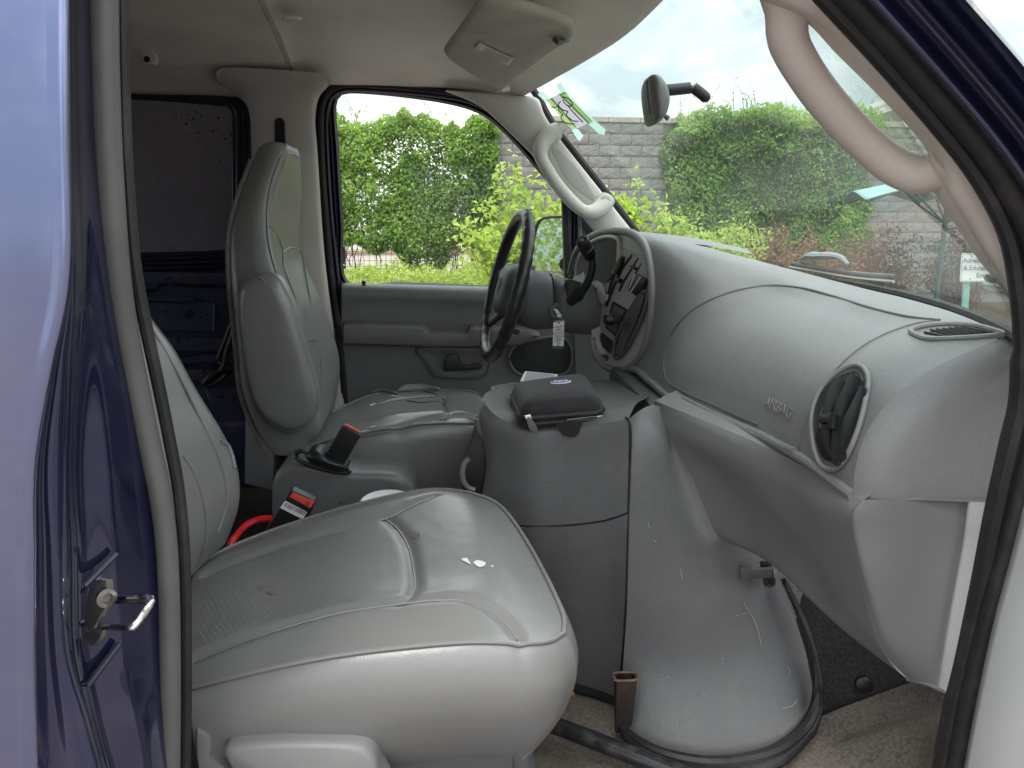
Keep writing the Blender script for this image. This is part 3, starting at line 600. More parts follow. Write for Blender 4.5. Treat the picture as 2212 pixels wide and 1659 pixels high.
# rubber floor of the cargo area
diam = mat('ribbed_rubber_floor', (.028, .024, .02), .6, .3, 15, .3, 200, dirt=(.10, .085, .06), dirt_amt=.5, dscale=18)
G = np.zeros((80, 80, 3))
for i in range(80):
    for j in range(80):
        X = -1.7 + 1.25 * j / 79; Y = .78 + 1.68 * i / 79; G[i, j] = (X, Y, .755 + .004 * (abs(math.sin(X * 55 + Y * 38)) * abs(math.sin(X * 55 - Y * 38))))
part('rubber_floor', MB().grid(G), diam, sharp=0)
# ---- headliner: front part to the windshield header, rear part behind the seam
def zprof(Y, d=0): return np.interp(Y, [.70, .78, .92, 1.2, 1.585, 2.0, 2.20, 2.30, 2.36, 2.405, 2.43], [1.93, 1.965, 2.035, 2.06, 2.068, 2.060, 2.045, 2.030, 2.020, 2.012, 2.006]) - d
def hdr(Y): return .395 - .155 * (abs(Y - YC) / .715) ** 2.2       # windshield header in plan
def seam(Y): return -.33 - .13 * ((Y - 1.2) / 1.2) if Y > 1.2 else -.33
Ys = list(np.linspace(.74, 2.10, 22)) + list(np.linspace(2.13, 2.43, 16)); rows = []
for t in np.linspace(0, 1, 46):
    r = []
    for Y in Ys:
        X0, X1 = seam(Y), hdr(Y); X = X0 + (X1 - X0) * t; z = zprof(Y) - .035 * max(0, (t - .55) / .45) ** 2 - .006 * max(0, 1 - t / .03)
        z += .004 * nz((X, Y, 0), 5) - .010 * math.exp(-((X - .02) / .10) ** 2 - ((Y - 2.18) / .07) ** 2)
        r.append((X, Y, z))
    rows.append(r)
rows.append([(x + .008, y, z + .006) for x, y, z in rows[-1]]); rows.append([(x + .0, y, z + .02) for x, y, z in rows[-1]])
part('headliner', MB().grid(rows), liner, sharp=50)
rows = []
for t in np.linspace(0, 1, 60):
    r = []
    for Y in Ys:
        X1 = seam(Y) - .012; X = -3.1 + (X1 + 3.1) * (1 - (1 - t) ** 2.2); z = zprof(Y, .006)
        bul = math.exp(-((X + .95) / .16) ** 2) * max(0, min(1, (Y - 2.05) / .25)); z -= .012 * bul + .010 * math.exp(-((X + .80) / .10) ** 2 - ((Y - 2.18) / .10) ** 2)
        r.append((X, Y, z))
    rows.append(r)
rows = [r + [(r[-1][0], 2.46, 1.996), (r[-1][0], 2.50, 1.985)] for r in rows]
part('cargo_headliner', MB().grid(rows), liner_b, sharp=50)
part('headliner_seam', MB().tube([(seam(Y) - .006, Y, zprof(Y, -.006)) for Y in np.linspace(.8, 2.42, 40)], .011, 6), liner_b)
part('headliner_button', MB().lathe(np.array(P(631, 43, 1.80)) , (0, .1, -1), [(-.004, .022), (.001, .021), (.002, .015), (.002, 0)], 24), liner)
# side wall above the cargo window
rows = [[P(100, 110, 2.41), P(100, 150, 2.44), P(100, 206, 2.475)], [P(300, 112, 2.41), P(300, 150, 2.44), P(300, 200, 2.475)], [P(420, 128, 2.41), P(420, 165, 2.44), P(420, 206, 2.475)], [P(500, 135, 2.41), P(500, 175, 2.445), P(500, 214, 2.475)], [P(590, 140, 2.41), P(585, 200, 2.45), P(560, 300, 2.475)]]
hk = empty('coat_hook', parent=VAN)
mb = MB(); o = cat(WP([(308, 105), (314, 99), (322, 104), (331, 115), (334, 125), (330, 137), (318, 138), (309, 130), (306, 115)], 2.10), 40, closed=True); mb.prism(o, (0, .03, 0)); part('hook_body', mb, trim, hk, bevel=.004, seg=3)
part('screw', MB().lathe(P(317, 128, 2.099), (0, -1, 0), [(0, .008), (.001, .007), (.001, 0)], 16), void, hk)
# ---- far B-pillar trim
rows = [[P(466, 156, 2.245), P(486, 146, 2.23), P(560, 148, 2.23), P(650, 154, 2.235), P(700, 160, 2.24), P(716, 174, 2.28)],
        [P(472, 176, 2.32), P(502, 172, 2.30), P(560, 172, 2.295), P(640, 176, 2.295), P(690, 182, 2.30), P(706, 190, 2.34)],
        [P(500, 200, 2.39), P(530, 204, 2.365), P(570, 206, 2.352), P(630, 209, 2.35), P(672, 211, 2.356), P(688, 213, 2.38)],
        [P(536, 235, 2.41), P(552, 240, 2.385), P(585, 250, 2.37), P(630, 255, 2.366), P(668, 258, 2.374), P(681, 260, 2.39)],
        [P(543, 330, 2.41), P(556, 330, 2.385), P(585, 330, 2.37), P(632, 330, 2.366), P(674, 330, 2.374), P(686, 330, 2.39)],
        [P(548, 560, 2.41), P(562, 560, 2.385), P(592, 560, 2.37), P(645, 560, 2.366), P(690, 560, 2.374), P(702, 560, 2.39)],
        [P(556, 820, 2.41), P(575, 820, 2.385), P(610, 820, 2.37), P(670, 820, 2.366), P(722, 820, 2.374), P(734, 820, 2.39)],
        [P(560, 1000, 2.41), P(580, 1000, 2.385), P(620, 1000, 2.37), P(680, 1000, 2.366), P(730, 1000, 2.374), P(742, 1000, 2.39)]]
bp = part('b_pillar_trim', MB().grid(patch(rows, 40, 90)), trim_b, sharp=0)
mb = MB(); q = [P(594, 262, 2.3655), P(596, 257, 2.3655), P(603, 254, 2.3655), P(610, 256, 2.3655), P(615, 263, 2.3655), P(618, 345, 2.3655), P(594, 345, 2.3655)]
mb.prism(q, (0, -.0015, 0)); part('belt_slot', mb, void, bp, smooth=False)
# ---- near door seals: bulb and lip along the opening's rear edge
sealn = empty('door_seal', parent=VAN)
Lc = [(222, -160), (223, -60), (226, 150), (234, 350), (249, 560), (268, 700), (296, 840), (322, 960), (346, 1070), (360, 1180), (366, 1320), (368, 1500), (367, 1700), (366, 1900)]
Rc = [(262, -160), (262, -60), (265, 150), (272, 350), (289, 560), (314, 700), (344, 840), (368, 960), (386, 1060), (397, 1180), (401, 1320), (402, 1500), (399, 1700), (398, 1900)]
part('seal_bulb', MB().tube(cat([P(x, y, float(np.interp(y, [-200, 500, 900], [.712, .715, .738]))) for x, y in Lc], 70), [.0118] * 20 + list(np.linspace(.0118, .0104, 15)) + [.0104] * 35, 14, asp=1.0, upv=(0, 1, 0)), rubber, sealn)
part('seal_lip', MB().tube(cat([P(x, y, float(np.interp(y, [-200, 500, 900], [.735, .738, .754]))) for x, y in Rc], 70), .0062, 10, upv=(0, 1, 0)), rubber_b, sealn)
# the same seal round the windshield pillar and down the front edge
seal2 = empty('door_seal', parent=VAN)
Bk = [(1690, -110), (1790, 0), (1932, 155), (2072, 320), (2140, 420), (2182, 510), (2200, 600), (2212, 720), (2210, 860), (2188, 960), (2155, 1110), (2122, 1280), (2088, 1440), (2058, 1560), (2035, 1700), (2010, 1850)]
Gr = [(1740, -110), (1842, 0), (1984, 155), (2128, 325), (2200, 440), (2240, 540), (2252, 660), (2254, 800), (2240, 940), (2222, 1020), (2190, 1150), (2150, 1300), (2114, 1440), (2088, 1560), (2062, 1700), (2035, 1850)]
part('seal_lip', MB().tube(cat([P(x, y, .765) for x, y in Bk], 90), [.0105] * 40 + [.0135] * 50, 10, upv=(0, 1, 0)), rubber_b, seal2)
part('seal_bulb', MB().tube(cat([P(x, y, .748) for x, y in Gr], 90), .0125, 12, upv=(0, 1, 0)), rubber_b, seal2)
# outer windshield pillar of the body, with its dirty drip channel
rustp = mat('dusty_navy_pillar', (.012, .016, .05), .3, .2, 9, .2, 200, spec=.5, coat=.6, coat_r=.1, dirt=(.34, .23, .12), dirt_amt=.95, dscale=19)
rows = []
for k, (gx, gy) in enumerate([(1740, -110), (1842, 0), (1984, 155), (2128, 325), (2230, 480), (2330, 660), (2420, 850)]):
    ox = {0: 262, 1: 245, 2: 232, 3: 222, 4: 215, 5: 210, 6: 205}[k]
    rows.append([P(gx + 12, gy - 4, .742), P(gx + ox * .17, gy - 4, .712), P(gx + ox * .30, gy - 8, .722), P(gx + ox * .45, gy - 10, .735), P(gx + ox * .60, gy - 12, .70), P(gx + ox * .75, gy - 14, .685), P(gx + ox * .86, gy - 16, .668), P(gx + ox * .97, gy - 18, .66), P(gx + ox, gy - 20, .69), P(gx + ox - 30, gy - 20, .80)])
A = np.array(rows); G = np.array([cat(A[:, j], 60) for j in range(A.shape[1])]).transpose(1, 0, 2); G = np.array([cat(r, 44) for r in G])
part('windshield_pillar', MB().grid(G[:, :22]), paint, sharp=0); part('drip_channel', MB().grid(G[:, 21:]), rustp, sharp=0)
# front lower pillar face and the open door's inner edge
rows = [[P(2225, 1000, .745), P(2250, 1000, .72), P(2270, 1000, .66)], [P(2200, 1130, .745), P(2225, 1135, .72), P(2240, 1140, .66)], [P(2152, 1330, .745), P(2172, 1335, .72), P(2185, 1340, .66)], [P(2112, 1480, .745), P(2140, 1490, .72), P(2150, 1500, .66)], [P(2065, 1690, .745), P(2098, 1700, .72), P(2108, 1710, .66)], [P(2030, 1850, .745), P(2066, 1860, .72), P(2080, 1870, .66)]]
part('hinge_pillar', MB().grid(patch(rows, 12, 40)), paint, sharp=0)
fd = empty('door', parent=VAN); fd['label'] = 'open passenger door, its pale inner panel at the edge of the opening'
rows = []
for q in (P(2300, 760, .64), P(2262, 1000, .640), P(2218, 1190, .640), P(2176, 1345, .640), P(2138, 1515, .640), P(2105, 1690, .640), P(2060, 2000, .64)): rows.append([np.array(q) + np.array((.012, 0, 0)), np.array(q) + np.array((.0, -.012, 0)), np.array(q) + np.array((.04, -.20, 0)), np.array(q) + np.array((.12, -.55, 0)), np.array(q) + np.array((.24, -1.0, 0))])
part('inner_panel', MB().grid(patch(rows, 30, 30)), door_w, fd, sharp=0, solid=.02)
rows2 = [[tuple(np.array(q) + np.array((.07, -.01, 0))) for q in r] for r in rows]; part('outer_skin', MB().grid(patch(rows2, 30, 30)), paint, fd, sharp=0)
part('speaker_rim', MB().tube([np.array(rows[4][2]) + np.array((-.006 + .115 * .19 * math.cos(a), -.115 * math.cos(a), -.06 + .115 * math.sin(a))) for a in np.arange(40) * math.pi / 20], .006, 8, closed=True), door_w, fd)
# ---- near windshield-pillar trim with its grab handle
Tl = [(1560, -100), (1640, 0), (1700, 25), (1750, 55), (1808, 117), (1908, 217), (2000, 322), (2022, 420), (2075, 500), (2110, 556), (2172, 634), (2200, 692), (2210, 745)]
Tr = [(1680, -110), (1775, 0), (1822, 50), (1860, 92), (1915, 150), (1985, 228), (2062, 316), (2122, 405), (2158, 470), (2178, 540), (2192, 620), (2203, 690), (2212, 750)]
rows = []
for (a, b) in zip(Tl, Tr):
    m_ = ((a[0] + b[0]) / 2, (a[1] + b[1]) / 2); rows.append([P(a[0], a[1], .845), P(a[0] * .97 + b[0] * .03, a[1] * .97 + b[1] * .03, .83), P(a[0] * .6 + b[0] * .4, a[1] * .6 + b[1] * .4, .800), P(a[0] * .25 + b[0] * .75, a[1] * .25 + b[1] * .75, .790), P(b[0] + 8, b[1], .785)])
atr = part('windshield_pillar_trim', MB().grid(patch(rows, 30, 80)), trim, sharp=0)
hc = [(1690, -28), (1700, 22), (1700, 68), (1713, 112), (1766, 195), (1833, 272), (1892, 328), (1942, 364), (1988, 377), (2034, 362), (2060, 340)]
hy = [.83, .835, .84, .845, .85, .852, .85, .845, .838, .828, .815]
gh = part('grab_handle', MB().tube(cat([P(x, y, Y) for (x, y), Y in zip(hc, hy)], 60), list(np.interp(np.linspace(0, 1, 60), [0, .12, .3, .7, .9, 1], [.0245, .0215, .0205, .0205, .0225, .026])), 18, asp=.95), trim)
# ---- far windshield-pillar trim, its handle
Tl = [(962, 198), (1000, 212), (1040, 232), (1075, 262), (1110, 296), (1150, 336), (1172, 372), (1200, 402), (1230, 440), (1258, 470), (1285, 506), (1300, 540)]
Tr = [(964, 194), (1054, 201), (1112, 206), (1160, 212), (1176, 248), (1206, 296), (1240, 340), (1272, 380), (1300, 415), (1330, 454), (1366, 500), (1390, 540)]
rows = []
for a, b in zip(Tl, Tr): rows.append([P(a[0], a[1], 2.40), P(a[0] * .95 + b[0] * .05, a[1] * .95 + b[1] * .05, 2.375), P(a[0] * .55 + b[0] * .45, a[1] * .55 + b[1] * .45, 2.36), P(a[0] * .05 + b[0] * .95, a[1] * .05 + b[1] * .95, 2.365), P(b[0], b[1], 2.385)])
at2 = part('windshield_pillar_trim', MB().grid(patch(rows, 26, 70)), trim_g, sharp=0)
pad = mat('shaded_grip_recess', (.40, .40, .375), .6, .04); o = cat([P(x, y, 2.3625) for x, y in ((1190, 325), (1200, 345), (1215, 375), (1240, 405), (1275, 432), (1284, 430), (1280, 415), (1255, 375), (1225, 340), (1200, 318))], 40, closed=True)  # flat pad; the recess's shade is put into its darker colour
part('grip_recess', MB().prism(o, (0, -.004, 0)), pad, at2, bevel=.002)
hc = [(1204, 284), (1188, 290), (1170, 312), (1168, 338), (1182, 366), (1206, 402), (1238, 438), (1262, 456), (1284, 457), (1302, 444), (1312, 428)]; hy = [2.352, 2.34, 2.325, 2.315, 2.31, 2.31, 2.31, 2.315, 2.325, 2.34, 2.352]
gh2 = part('grab_handle', MB().tube(cat([P(x, y, Y) for (x, y), Y in zip(hc, hy)], 50), list(np.interp(np.linspace(0, 1, 50), [0, .08, .3, .75, .92, 1], [.026, .027, .019, .019, .027, .026])), 16), trim_g)
for x, y in ((1199, 293), (1308, 433)):
    part('mount_cap', MB().lathe(P(x, y, 2.323), (0, -1, -.1), [(-.006, .0155), (.001, .0155), (.0022, .013), (.0022, 0)], 24), trim_g, gh2)
# ---- windshield
def ws_base(Y):
    t = abs(Y - YC) / .785; return (.795 - .16 * t ** 2.3 - (.02 if Y > YC else 0) * t, Y, 1.492 + .010 * (1 - t ** 2) + (.095 if Y > YC else 0) * t ** 2)
rows = []
for i in range(30):
    t = i / 29; Yb = .78 + 1.60 * t; Yt = .86 + 1.46 * t; b = np.array(ws_base(Yb)); tp = np.array((hdr(Yt) - .012, Yt, zprof(Yt) - .008))
    rows.append([b * (1 - s) + tp * s + np.array((.02, 0, .012)) * math.sin(math.pi * s) for s in np.linspace(0, 1, 20)])
ws_m = glass_mat('windshield_glass', (.87, .93, .89), .9, .055, (.72, .82, .75)); side_m = glass_mat('door_glass', (.94, .96, .95), .35, .012, (.9, .92, .9))  # windshield haze: dirt film, with the dash top's reflection put into its colour
rows_ws = [list(map(tuple, cat(r, 60))) for r in rows]; part("windshield", MB().grid(rows), ws_m, sharp=0)
part('windshield_seal', MB().tube(cat([np.array(P(x, y, 2.392)) for x, y in ((1140, 180), (1164, 212), (1184, 250), (1216, 298), (1282, 380), (1376, 502), (1400, 535))], 50), .011, 8), rubber_b)
part('windshield_seal', MB().tube([np.array(r[0]) + np.array((-.002, 0, -.006)) for r in rows], .008, 8), rubber_b)
# ================================================================== dashboard
dash = empty('dashboard', parent=VAN); dash['label'] = 'grey moulded dashboard with airbag cover and end vent'
# profile at the near end, measured on the moulded edge, from the glass down to the lower lip
YE = .865
edge = [P(2200, 716, YE), P(2150, 740, YE), P(2090, 766, YE), (P(2020, 800, YE)), P(1950, 848, YE), P(1898, 905, YE), P(1866, 968, YE), P(1852, 1030, YE), P(1850, 1074, YE)]
prof = np.array([(q[0], q[2]) for q in edge])
# silhouette / feature stations across the cab: shift of the near profile
def station(Y, dx, dz, lipx, lipz, fx=1.0):
    """profile at Y: top end moved to the glass base, lower lip to (lipx, lipz)"""
    b = ws_base(Y); n = len(prof); out = []
    for i, (x, z) in enumerate(prof):
        s = i / (n - 1); X = x + dx * (1 - s) + (lipx - prof[-1][0]) * s; Z = z + dz * (1 - s) + (lipz - prof[-1][1]) * s
        out.append((X, Y, Z))
    out[0] = (b[0] + .005, Y, b[2] - .018); out.insert(1, (b[0] * .6 + out[1][0] * .4, Y, b[2] * .55 + out[1][2] * .45 + .000)); return out
lip = {.865: prof[-1], 1.0: P(1728, 986, 1.0)[::2], 1.2: P(1590, 915, 1.2)[::2], 1.38: P(1462, 868, 1.38)[::2]}
S1 = station(.872, 0, 0, *lip[.865]); S2 = station(1.0, .012, .012, *lip[1.0]); S3 = station(1.2, .02, .022, *lip[1.2]); S4 = station(1.38, .0, .035, *lip[1.38])
# the near side of the centre stack: from the airbag edge to the bezel rim
rim_px = [(1232, 590), (1240, 556), (1256, 528), (1284, 508), (1322, 499), (1362, 503), (1388, 524), (1402, 560), (1409, 610), (1409, 660), (1403, 712), (1390, 760), (1366, 792), (1336, 802), (1306, 790), (1286, 764), (1279, 730)]
def rimY(x, y): return 1.60 + (1409 - x) / (1409 - 1232) * .62 if y < 640 else 1.60 + (1409 - x) / 130. * .32
S5 = station(1.44, -.03, .045, *P(1420, 838, 1.42)[::2]); S5[3:] = [S5[3]] + [P(1478, 560, 1.42), P(1440, 610, 1.42), P(1422, 670, 1.42), P(1420, 730, 1.42), P(1418, 790, 1.42), P(1412, 838, 1.42)]
rimr = [(1322, 499), (1345, 500), (1366, 505), (1388, 524), (1400, 552), (1406, 585), (1409, 630), (1408, 680), (1402, 725), (1388, 766), (1362, 798)]
ra = cat([np.array(P(x, y, rimY(x, y))) for x, y in rimr], 40); rb = cat(S4, 40)
M1 = ra * .45 + rb * .55 + np.array((-.006, -.004, .008)); M2 = ra * .82 + rb * .18 + np.array((-.002, -.006, .010))
G = patch([S1, S2, S3, S4, M1, M2, ra], 80, 110)
dm = part('dash_top', MB().grid(G), plastic, dash, sharp=0)
# end cap facing the open door
E0 = np.array(edge); sec = []
for k, (dy, ins) in enumerate(((.007, 0), (.0, .004), (-.012, .016), (-.020, .035), (-.022, .06))):
    r = [];
    for q in E0: c = np.array((.60, YE, 1.30)); d = c - q; d[1] = 0; l = np.linalg.norm(d); r.append(q + d / l * ins + np.array((0, dy, 0)))
    sec.append(cat(r, 60))
fill = [P(2215, 745, .84), P(2205, 800, .84), P(2196, 850, .84), P(2185, 900, .84), P(2175, 950, .84), P(2160, 1010, .84), P(2150, 1050, .84), P(2142, 1080, .84), P(2140, 1100, .84)]
sec.append((sec[-1] + cat(fill, 60)) / 2 + np.array((0, -.003, 0))); sec.append(cat(fill, 60) + np.array((.02, 0, 0)))
part('end_cap', MB().grid(np.array(sec)), plastic, dash, sharp=0)
# underside lip
lipc = np.array([g[-1] for g in G]); part('lower_lip', MB().tube(lipc, .008, 10), plastic, dash)
# ---- centre hump: from dash to bezel
col_r = np.array([np.array(P(x, y, rimY(x, y))) for x, y in rim_px])
hump = []
tgt = [(1380, 498), (1420, 506), (1470, 522), (1500, 540), (1500, 565), (1490, 600), (1470, 650), (1448, 700), (1436, 750), (1432, 800), (1440, 850)]
rimr = [(1322, 499), (1345, 500), (1366, 505), (1388, 524), (1400, 552), (1406, 585), (1409, 630), (1408, 680), (1402, 725), (1388, 766), (1362, 798)]
rimr2 = [(1322, 499), (1345, 500), (1366, 505), (1388, 524), (1400, 552), (1406, 585), (1409, 630), (1408, 680), (1402, 725), (1388, 766), (1362, 798)]
a = cat([np.array(P(x, y, rimY(x, y))) + np.array((.0, 0, 0)) for x, y in rimr], 50)
tb = [S4[1], S4[2]] + S4[3:]; b = cat(S4, 50)
m1 = a * .80 + b * .20 + np.array((.012, -.012, .010)); m2 = a * .5 + b * .5 + np.array((.012, -.0, .010)); m3 = a * .2 + b * .8 + np.array((.004, 0, .004))
G2 = np.array([cat([a[i], m1[i], m2[i], m3[i], b[i]], 36) for i in range(50)])
lw = G[:, -1]; part('dash_underside', MB().grid(np.array([lw, lw + np.array((.03, .01, -.004)), lw + np.array((.14, .03, .0)), lw + np.array((.26, .03, .04))])), plastic_dk, dash, sharp=0)
# bezel rim: thick rounded moulding round the instrument panel
rp = cat(col_r, 90); part('bezel_rim', MB().tube(rp, .0095, 12, upv=(1, 0, 0)), plastic, dash)
under = [(1279, 730), (1284, 764), (1306, 792), (1338, 806), (1366, 796), (1412, 840)]
# cowl behind the rim so that the panel has a back and top
rq = rp[:50]; c = rp.mean(0) + np.array((.16, 0, 0)); g = [rp + np.array((.004, 0, 0)), rp * .98 + c * .02 + np.array((.06, 0, .0)), rp * .9 + c * .1 + np.array((.14, 0, .0)), rp * .8 + c * .2 + np.array((.24, 0, -.01))]
part('cowl', MB().grid(np.array(g)[:, :44]), plastic, dash, sharp=0)
top = []
for Y in np.linspace(1.80, 2.38, 24):
    bb = ws_base(Y); top.append([(bb[0] + .004, Y, bb[2] - .03), (bb[0] * .8 + .45 * .2, Y, bb[2] - .05), (bb[0] * .45 + .45 * .55, Y, bb[2] - .08), (.44, Y, bb[2] - .13)])
part('dash_shelf', MB().grid(np.array(top)), plastic, dash, sharp=0)
# ---- instrument panel face (faces the driver; a plane at X ~ .35, leaning)
ip = empty('instrument_panel', parent=VAN); ip['label'] = 'instrument and control panel with sliders, radio slot and oval vent'
_c = rp.mean(0); rel = rp - _c; u_, s_, vt = np.linalg.svd(rel, full_matrices=False); nrm = vt[2]; nrm = nrm if nrm[0] < 0 else -nrm
def IP(x, y, o=0.):
    """picture point on the panel plane, o metres proud towards the driver"""
    d = ray(x, y); cam0 = np.array((0, 0, CZ)); q = _c + nrm * o; t = np.dot(q - cam0, nrm) / np.dot(d, nrm); return cam0 + d * t
face_m = mat('lit_grey_panel', (.40, .395, .38), .40, .05, 8, .06, 400, spec=.45)  # grey lightened: the light falling on the panel is put into its colour
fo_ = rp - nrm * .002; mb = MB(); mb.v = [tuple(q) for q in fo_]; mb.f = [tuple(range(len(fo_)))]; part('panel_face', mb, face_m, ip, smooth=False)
def on_panel(name, px, o, dep, m, bevel=.0, parent=None, n=0, closed=True):
    pts = [IP(x, y, o) for x, y in px]
    if n: pts = list(cat(pts, n, closed=True))
    return part(name, MB().prism(pts, tuple(-nrm * dep)), m, parent or ip, bevel=bevel)
def disp(x, y): return (1015 + x * .2315, 439 + y * .2315)       # measured in the enlarged view
def D(*pp): return [disp(x, y) for x, y in pp]
on_panel('gauge_cluster', D((1370, 350), (1376, 440), (1362, 560), (1325, 670), (1270, 735), (1180, 722), (1080, 705), (1015, 670), (1012, 590), (1050, 490), (1110, 405), (1190, 350), (1290, 330)), .0035, .004, void, n=60)
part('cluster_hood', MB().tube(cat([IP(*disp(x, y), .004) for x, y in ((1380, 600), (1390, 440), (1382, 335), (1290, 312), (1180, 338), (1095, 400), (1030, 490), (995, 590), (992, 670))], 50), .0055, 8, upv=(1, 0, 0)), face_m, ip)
for px in (((1425, 500), (1385, 590), (1340, 690), (1300, 820), (1275, 925)), ((1522, 485), (1440, 590), (1385, 690), (1335, 800), (1275, 955)), ((1582, 512), (1500, 640), (1440, 730), (1400, 815)), ((1612, 562), (1580, 620), (1548, 660))):
    part('slider_slot', MB().tube(cat([IP(*disp(x, y), .001) for x, y in px], 24), .0042, 6, upv=(1, 0, 0)), void, ip)
on_panel('light_switch', D((1420, 500), (1405, 570), (1380, 625), (1345, 665), (1305, 640), (1330, 620), (1360, 560), (1400, 495)), .010, .010, black, bevel=.002)
on_panel('slider_tab', D((1490, 575), (1545, 600), (1535, 625), (1480, 597)), .009, .008, black, bevel=.002); on_panel('slider_tab', D((1358, 690), (1400, 705), (1385, 745), (1345, 722)), .009, .008, black, bevel=.002)
kb = on_panel('control_knob', D((1540, 655), (1640, 710), (1610, 790), (1540, 865), (1460, 805), (1490, 720)), .012, .010, black, bevel=.003)
for a_, b_ in (((1542, 660), (1480, 805)), ((1590, 690), (1500, 828))): part('knob_line', MB().tube([IP(*disp(*a_), .0125), IP(*disp(*b_), .0125)], .0012, 6), white_pl, kb)
on_panel('radio_recess', D((1330, 915), (1470, 992), (1355, 1245), (1262, 1160)), .0035, .004, void); on_panel('radio_face', D((1345, 950), (1440, 1005), (1350, 1215), (1275, 1150)), .007, .003, plastic_dk, bevel=.0015)
for px in (((1385, 1040), (1425, 1062), (1410, 1092), (1372, 1068)), ((1365, 1085), (1400, 1105), (1380, 1150), (1345, 1122))): on_panel('radio_key', D(*px), .012, .006, black, bevel=.001)
part('volume_knob', MB().lathe(IP(*disp(1335, 1085), .006), nrm, [(0, .015), (.018, .014), (.021, .012), (.022, 0)], 20), black, ip)
ov = D((1655, 820), (1658, 870), (1640, 960), (1590, 1100), (1520, 1250), (1450, 1370), (1390, 1435), (1355, 1440), (1345, 1400), (1355, 1300), (1400, 1180), (1460, 1060), (1540, 920), (1600, 840))
vn = on_panel('air_vent', ov, .0035, .004, void, n=60); part('vent_rim', MB().tube(cat([IP(x, y, .005) for x, y in ov], 70, closed=True), .0045, 8, closed=True, upv=(1, 0, 0)), plastic_dk, vn)
for t in (.2, .4, .6, .8):
    A_ = (np.array(D((1640, 850))[0]) * (1 - t) + np.array(D((1590, 850))[0]) * t, np.array(D((1420, 1400))[0]) * (1 - t) + np.array(D((1352, 1400))[0]) * t)
    m_ = np.array(D((1560, 1120))[0]) * (1 - t) + np.array(D((1430, 1120))[0]) * t; part('vent_slat', MB().tube(cat([IP(*A_[0], .006), IP(*m_, .007), IP(*A_[1], .006)], 20), .004, 6), plastic_dk, vn)
on_panel('vent_tab', D((1430, 1130), (1475, 1115), (1510, 1120), (1480, 1210), (1455, 1195), (1425, 1170)), .010, .006, black, bevel=.0015, parent=vn)
on_panel('switch_bank', D((1225, 1210), (1335, 1300), (1300, 1400), (1185, 1290)), .0035, .004, void)
for k in range(5):
    cx, cy = 1235 + k * 21, 1255 + k * 22; on_panel('rocker_switch', D((cx - 14, cy - 35), (cx + 4, cy - 25), (cx - 2, cy + 40), (cx - 20, cy + 28)), .010, .008, black, bevel=.002)
on_panel('card_slot', D((1165, 1345), (1280, 1430), (1268, 1475), (1155, 1385)), .0035, .004, void); on_panel('slot_lip', D((1175, 1365), (1275, 1445), (1270, 1460), (1170, 1385)), .008, .004, plastic_dk)
lv = D((1000, 490), (998, 540), (985, 600), (965, 660), (940, 690), (920, 685), (930, 630), (955, 560), (980, 510)); v2 = on_panel('air_vent', lv, .0035, .004, void, n=40)
for t in (.3, .6): part('vent_slat', MB().tube([IP(*disp(990 - 20 * t, 560), .006), IP(*disp(955 - 20 * t, 670), .006)], .003, 6), plastic_s, v2)
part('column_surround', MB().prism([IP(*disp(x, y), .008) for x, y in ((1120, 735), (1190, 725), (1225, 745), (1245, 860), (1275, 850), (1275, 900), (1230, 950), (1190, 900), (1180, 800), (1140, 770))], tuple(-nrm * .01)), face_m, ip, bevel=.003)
# ---- airbag cover: a separate door set in the dash, seen by its shut line
def on_dash(x, y, G_=None, off=.0):
    """nearest dash grid point to a picture ray, pushed out along the local normal"""
    d = ray(x, y); d = d / np.linalg.norm(d); o = np.array((0, 0, CZ)); W = (G.reshape(-1, 3) - o); t = W @ d; dist = np.linalg.norm(W - t[:, None] * d, axis=1)
    k = np.argsort(dist)[:6]; k = k[np.argmin(t[k])]; i, j = divmod(k, G.shape[1]); i0, i1 = max(i - 1, 0), min(i + 1, G.shape[0] - 1); j0, j1 = max(j - 1, 0), min(j + 1, G.shape[1] - 1)
    n = np.cross(G[i1, j] - G[i0, j], G[i, j1] - G[i, j0]); n /= np.linalg.norm(n)
    if np.dot(n, d) > 0: n = -n
    p0 = G[i, j]; tt = np.dot(p0 - o, n) / np.dot(d, n); return o + d * tt + n * off
groove = mat('shut_line_shade_grey', (.10, .10, .10), .5)  # groove shares the dash colour; its shade is put into this darker grey
ab = [(1640, 918), (1560, 884), (1480, 848), (1440, 822), (1434, 780), (1442, 738), (1470, 694), (1520, 655), (1590, 628), (1660, 617), (1730, 622), (1800, 640), (1880, 665), (1960, 684), (2030, 692)]
part('airbag_shut_line', MB().tube(cat([on_dash(x, y, off=.0) for x, y in ab], 90), .0024, 6), groove, dash)
ab2 = [(2030, 692), (1960, 704), (1880, 738), (1820, 785), (1770, 850), (1740, 915), (1728, 968), (1718, 974), (1690, 962), (1640, 935)]
part('airbag_shut_line', MB().tube(cat([on_dash(x, y, off=.0) for x, y in ab2], 60), .0018, 6), groove, dash)
part('airbag_sill', MB().tube(cat([on_dash(x, y, off=.003) for x, y in ((1480, 862), (1560, 902), (1640, 940), (1690, 962), (1722, 974))], 40), .0055, 8), plastic, dash)
c = on_dash(1684, 881, off=.0); nd_ = on_dash(1684, 881, off=1.) - c; r_ = on_dash(1700, 890, off=.0006) - on_dash(1668, 874, off=.0006); u2 = on_dash(1684, 872, off=.0006) - c
text_mesh('AIRBAG', .0225, basis(c + nd_ * .0028, r_, np.cross(nd_, r_)), 'lettering', mat('moulded_lettering', (.21, .208, .208), .5), dash, .0006, spacing=1.12)
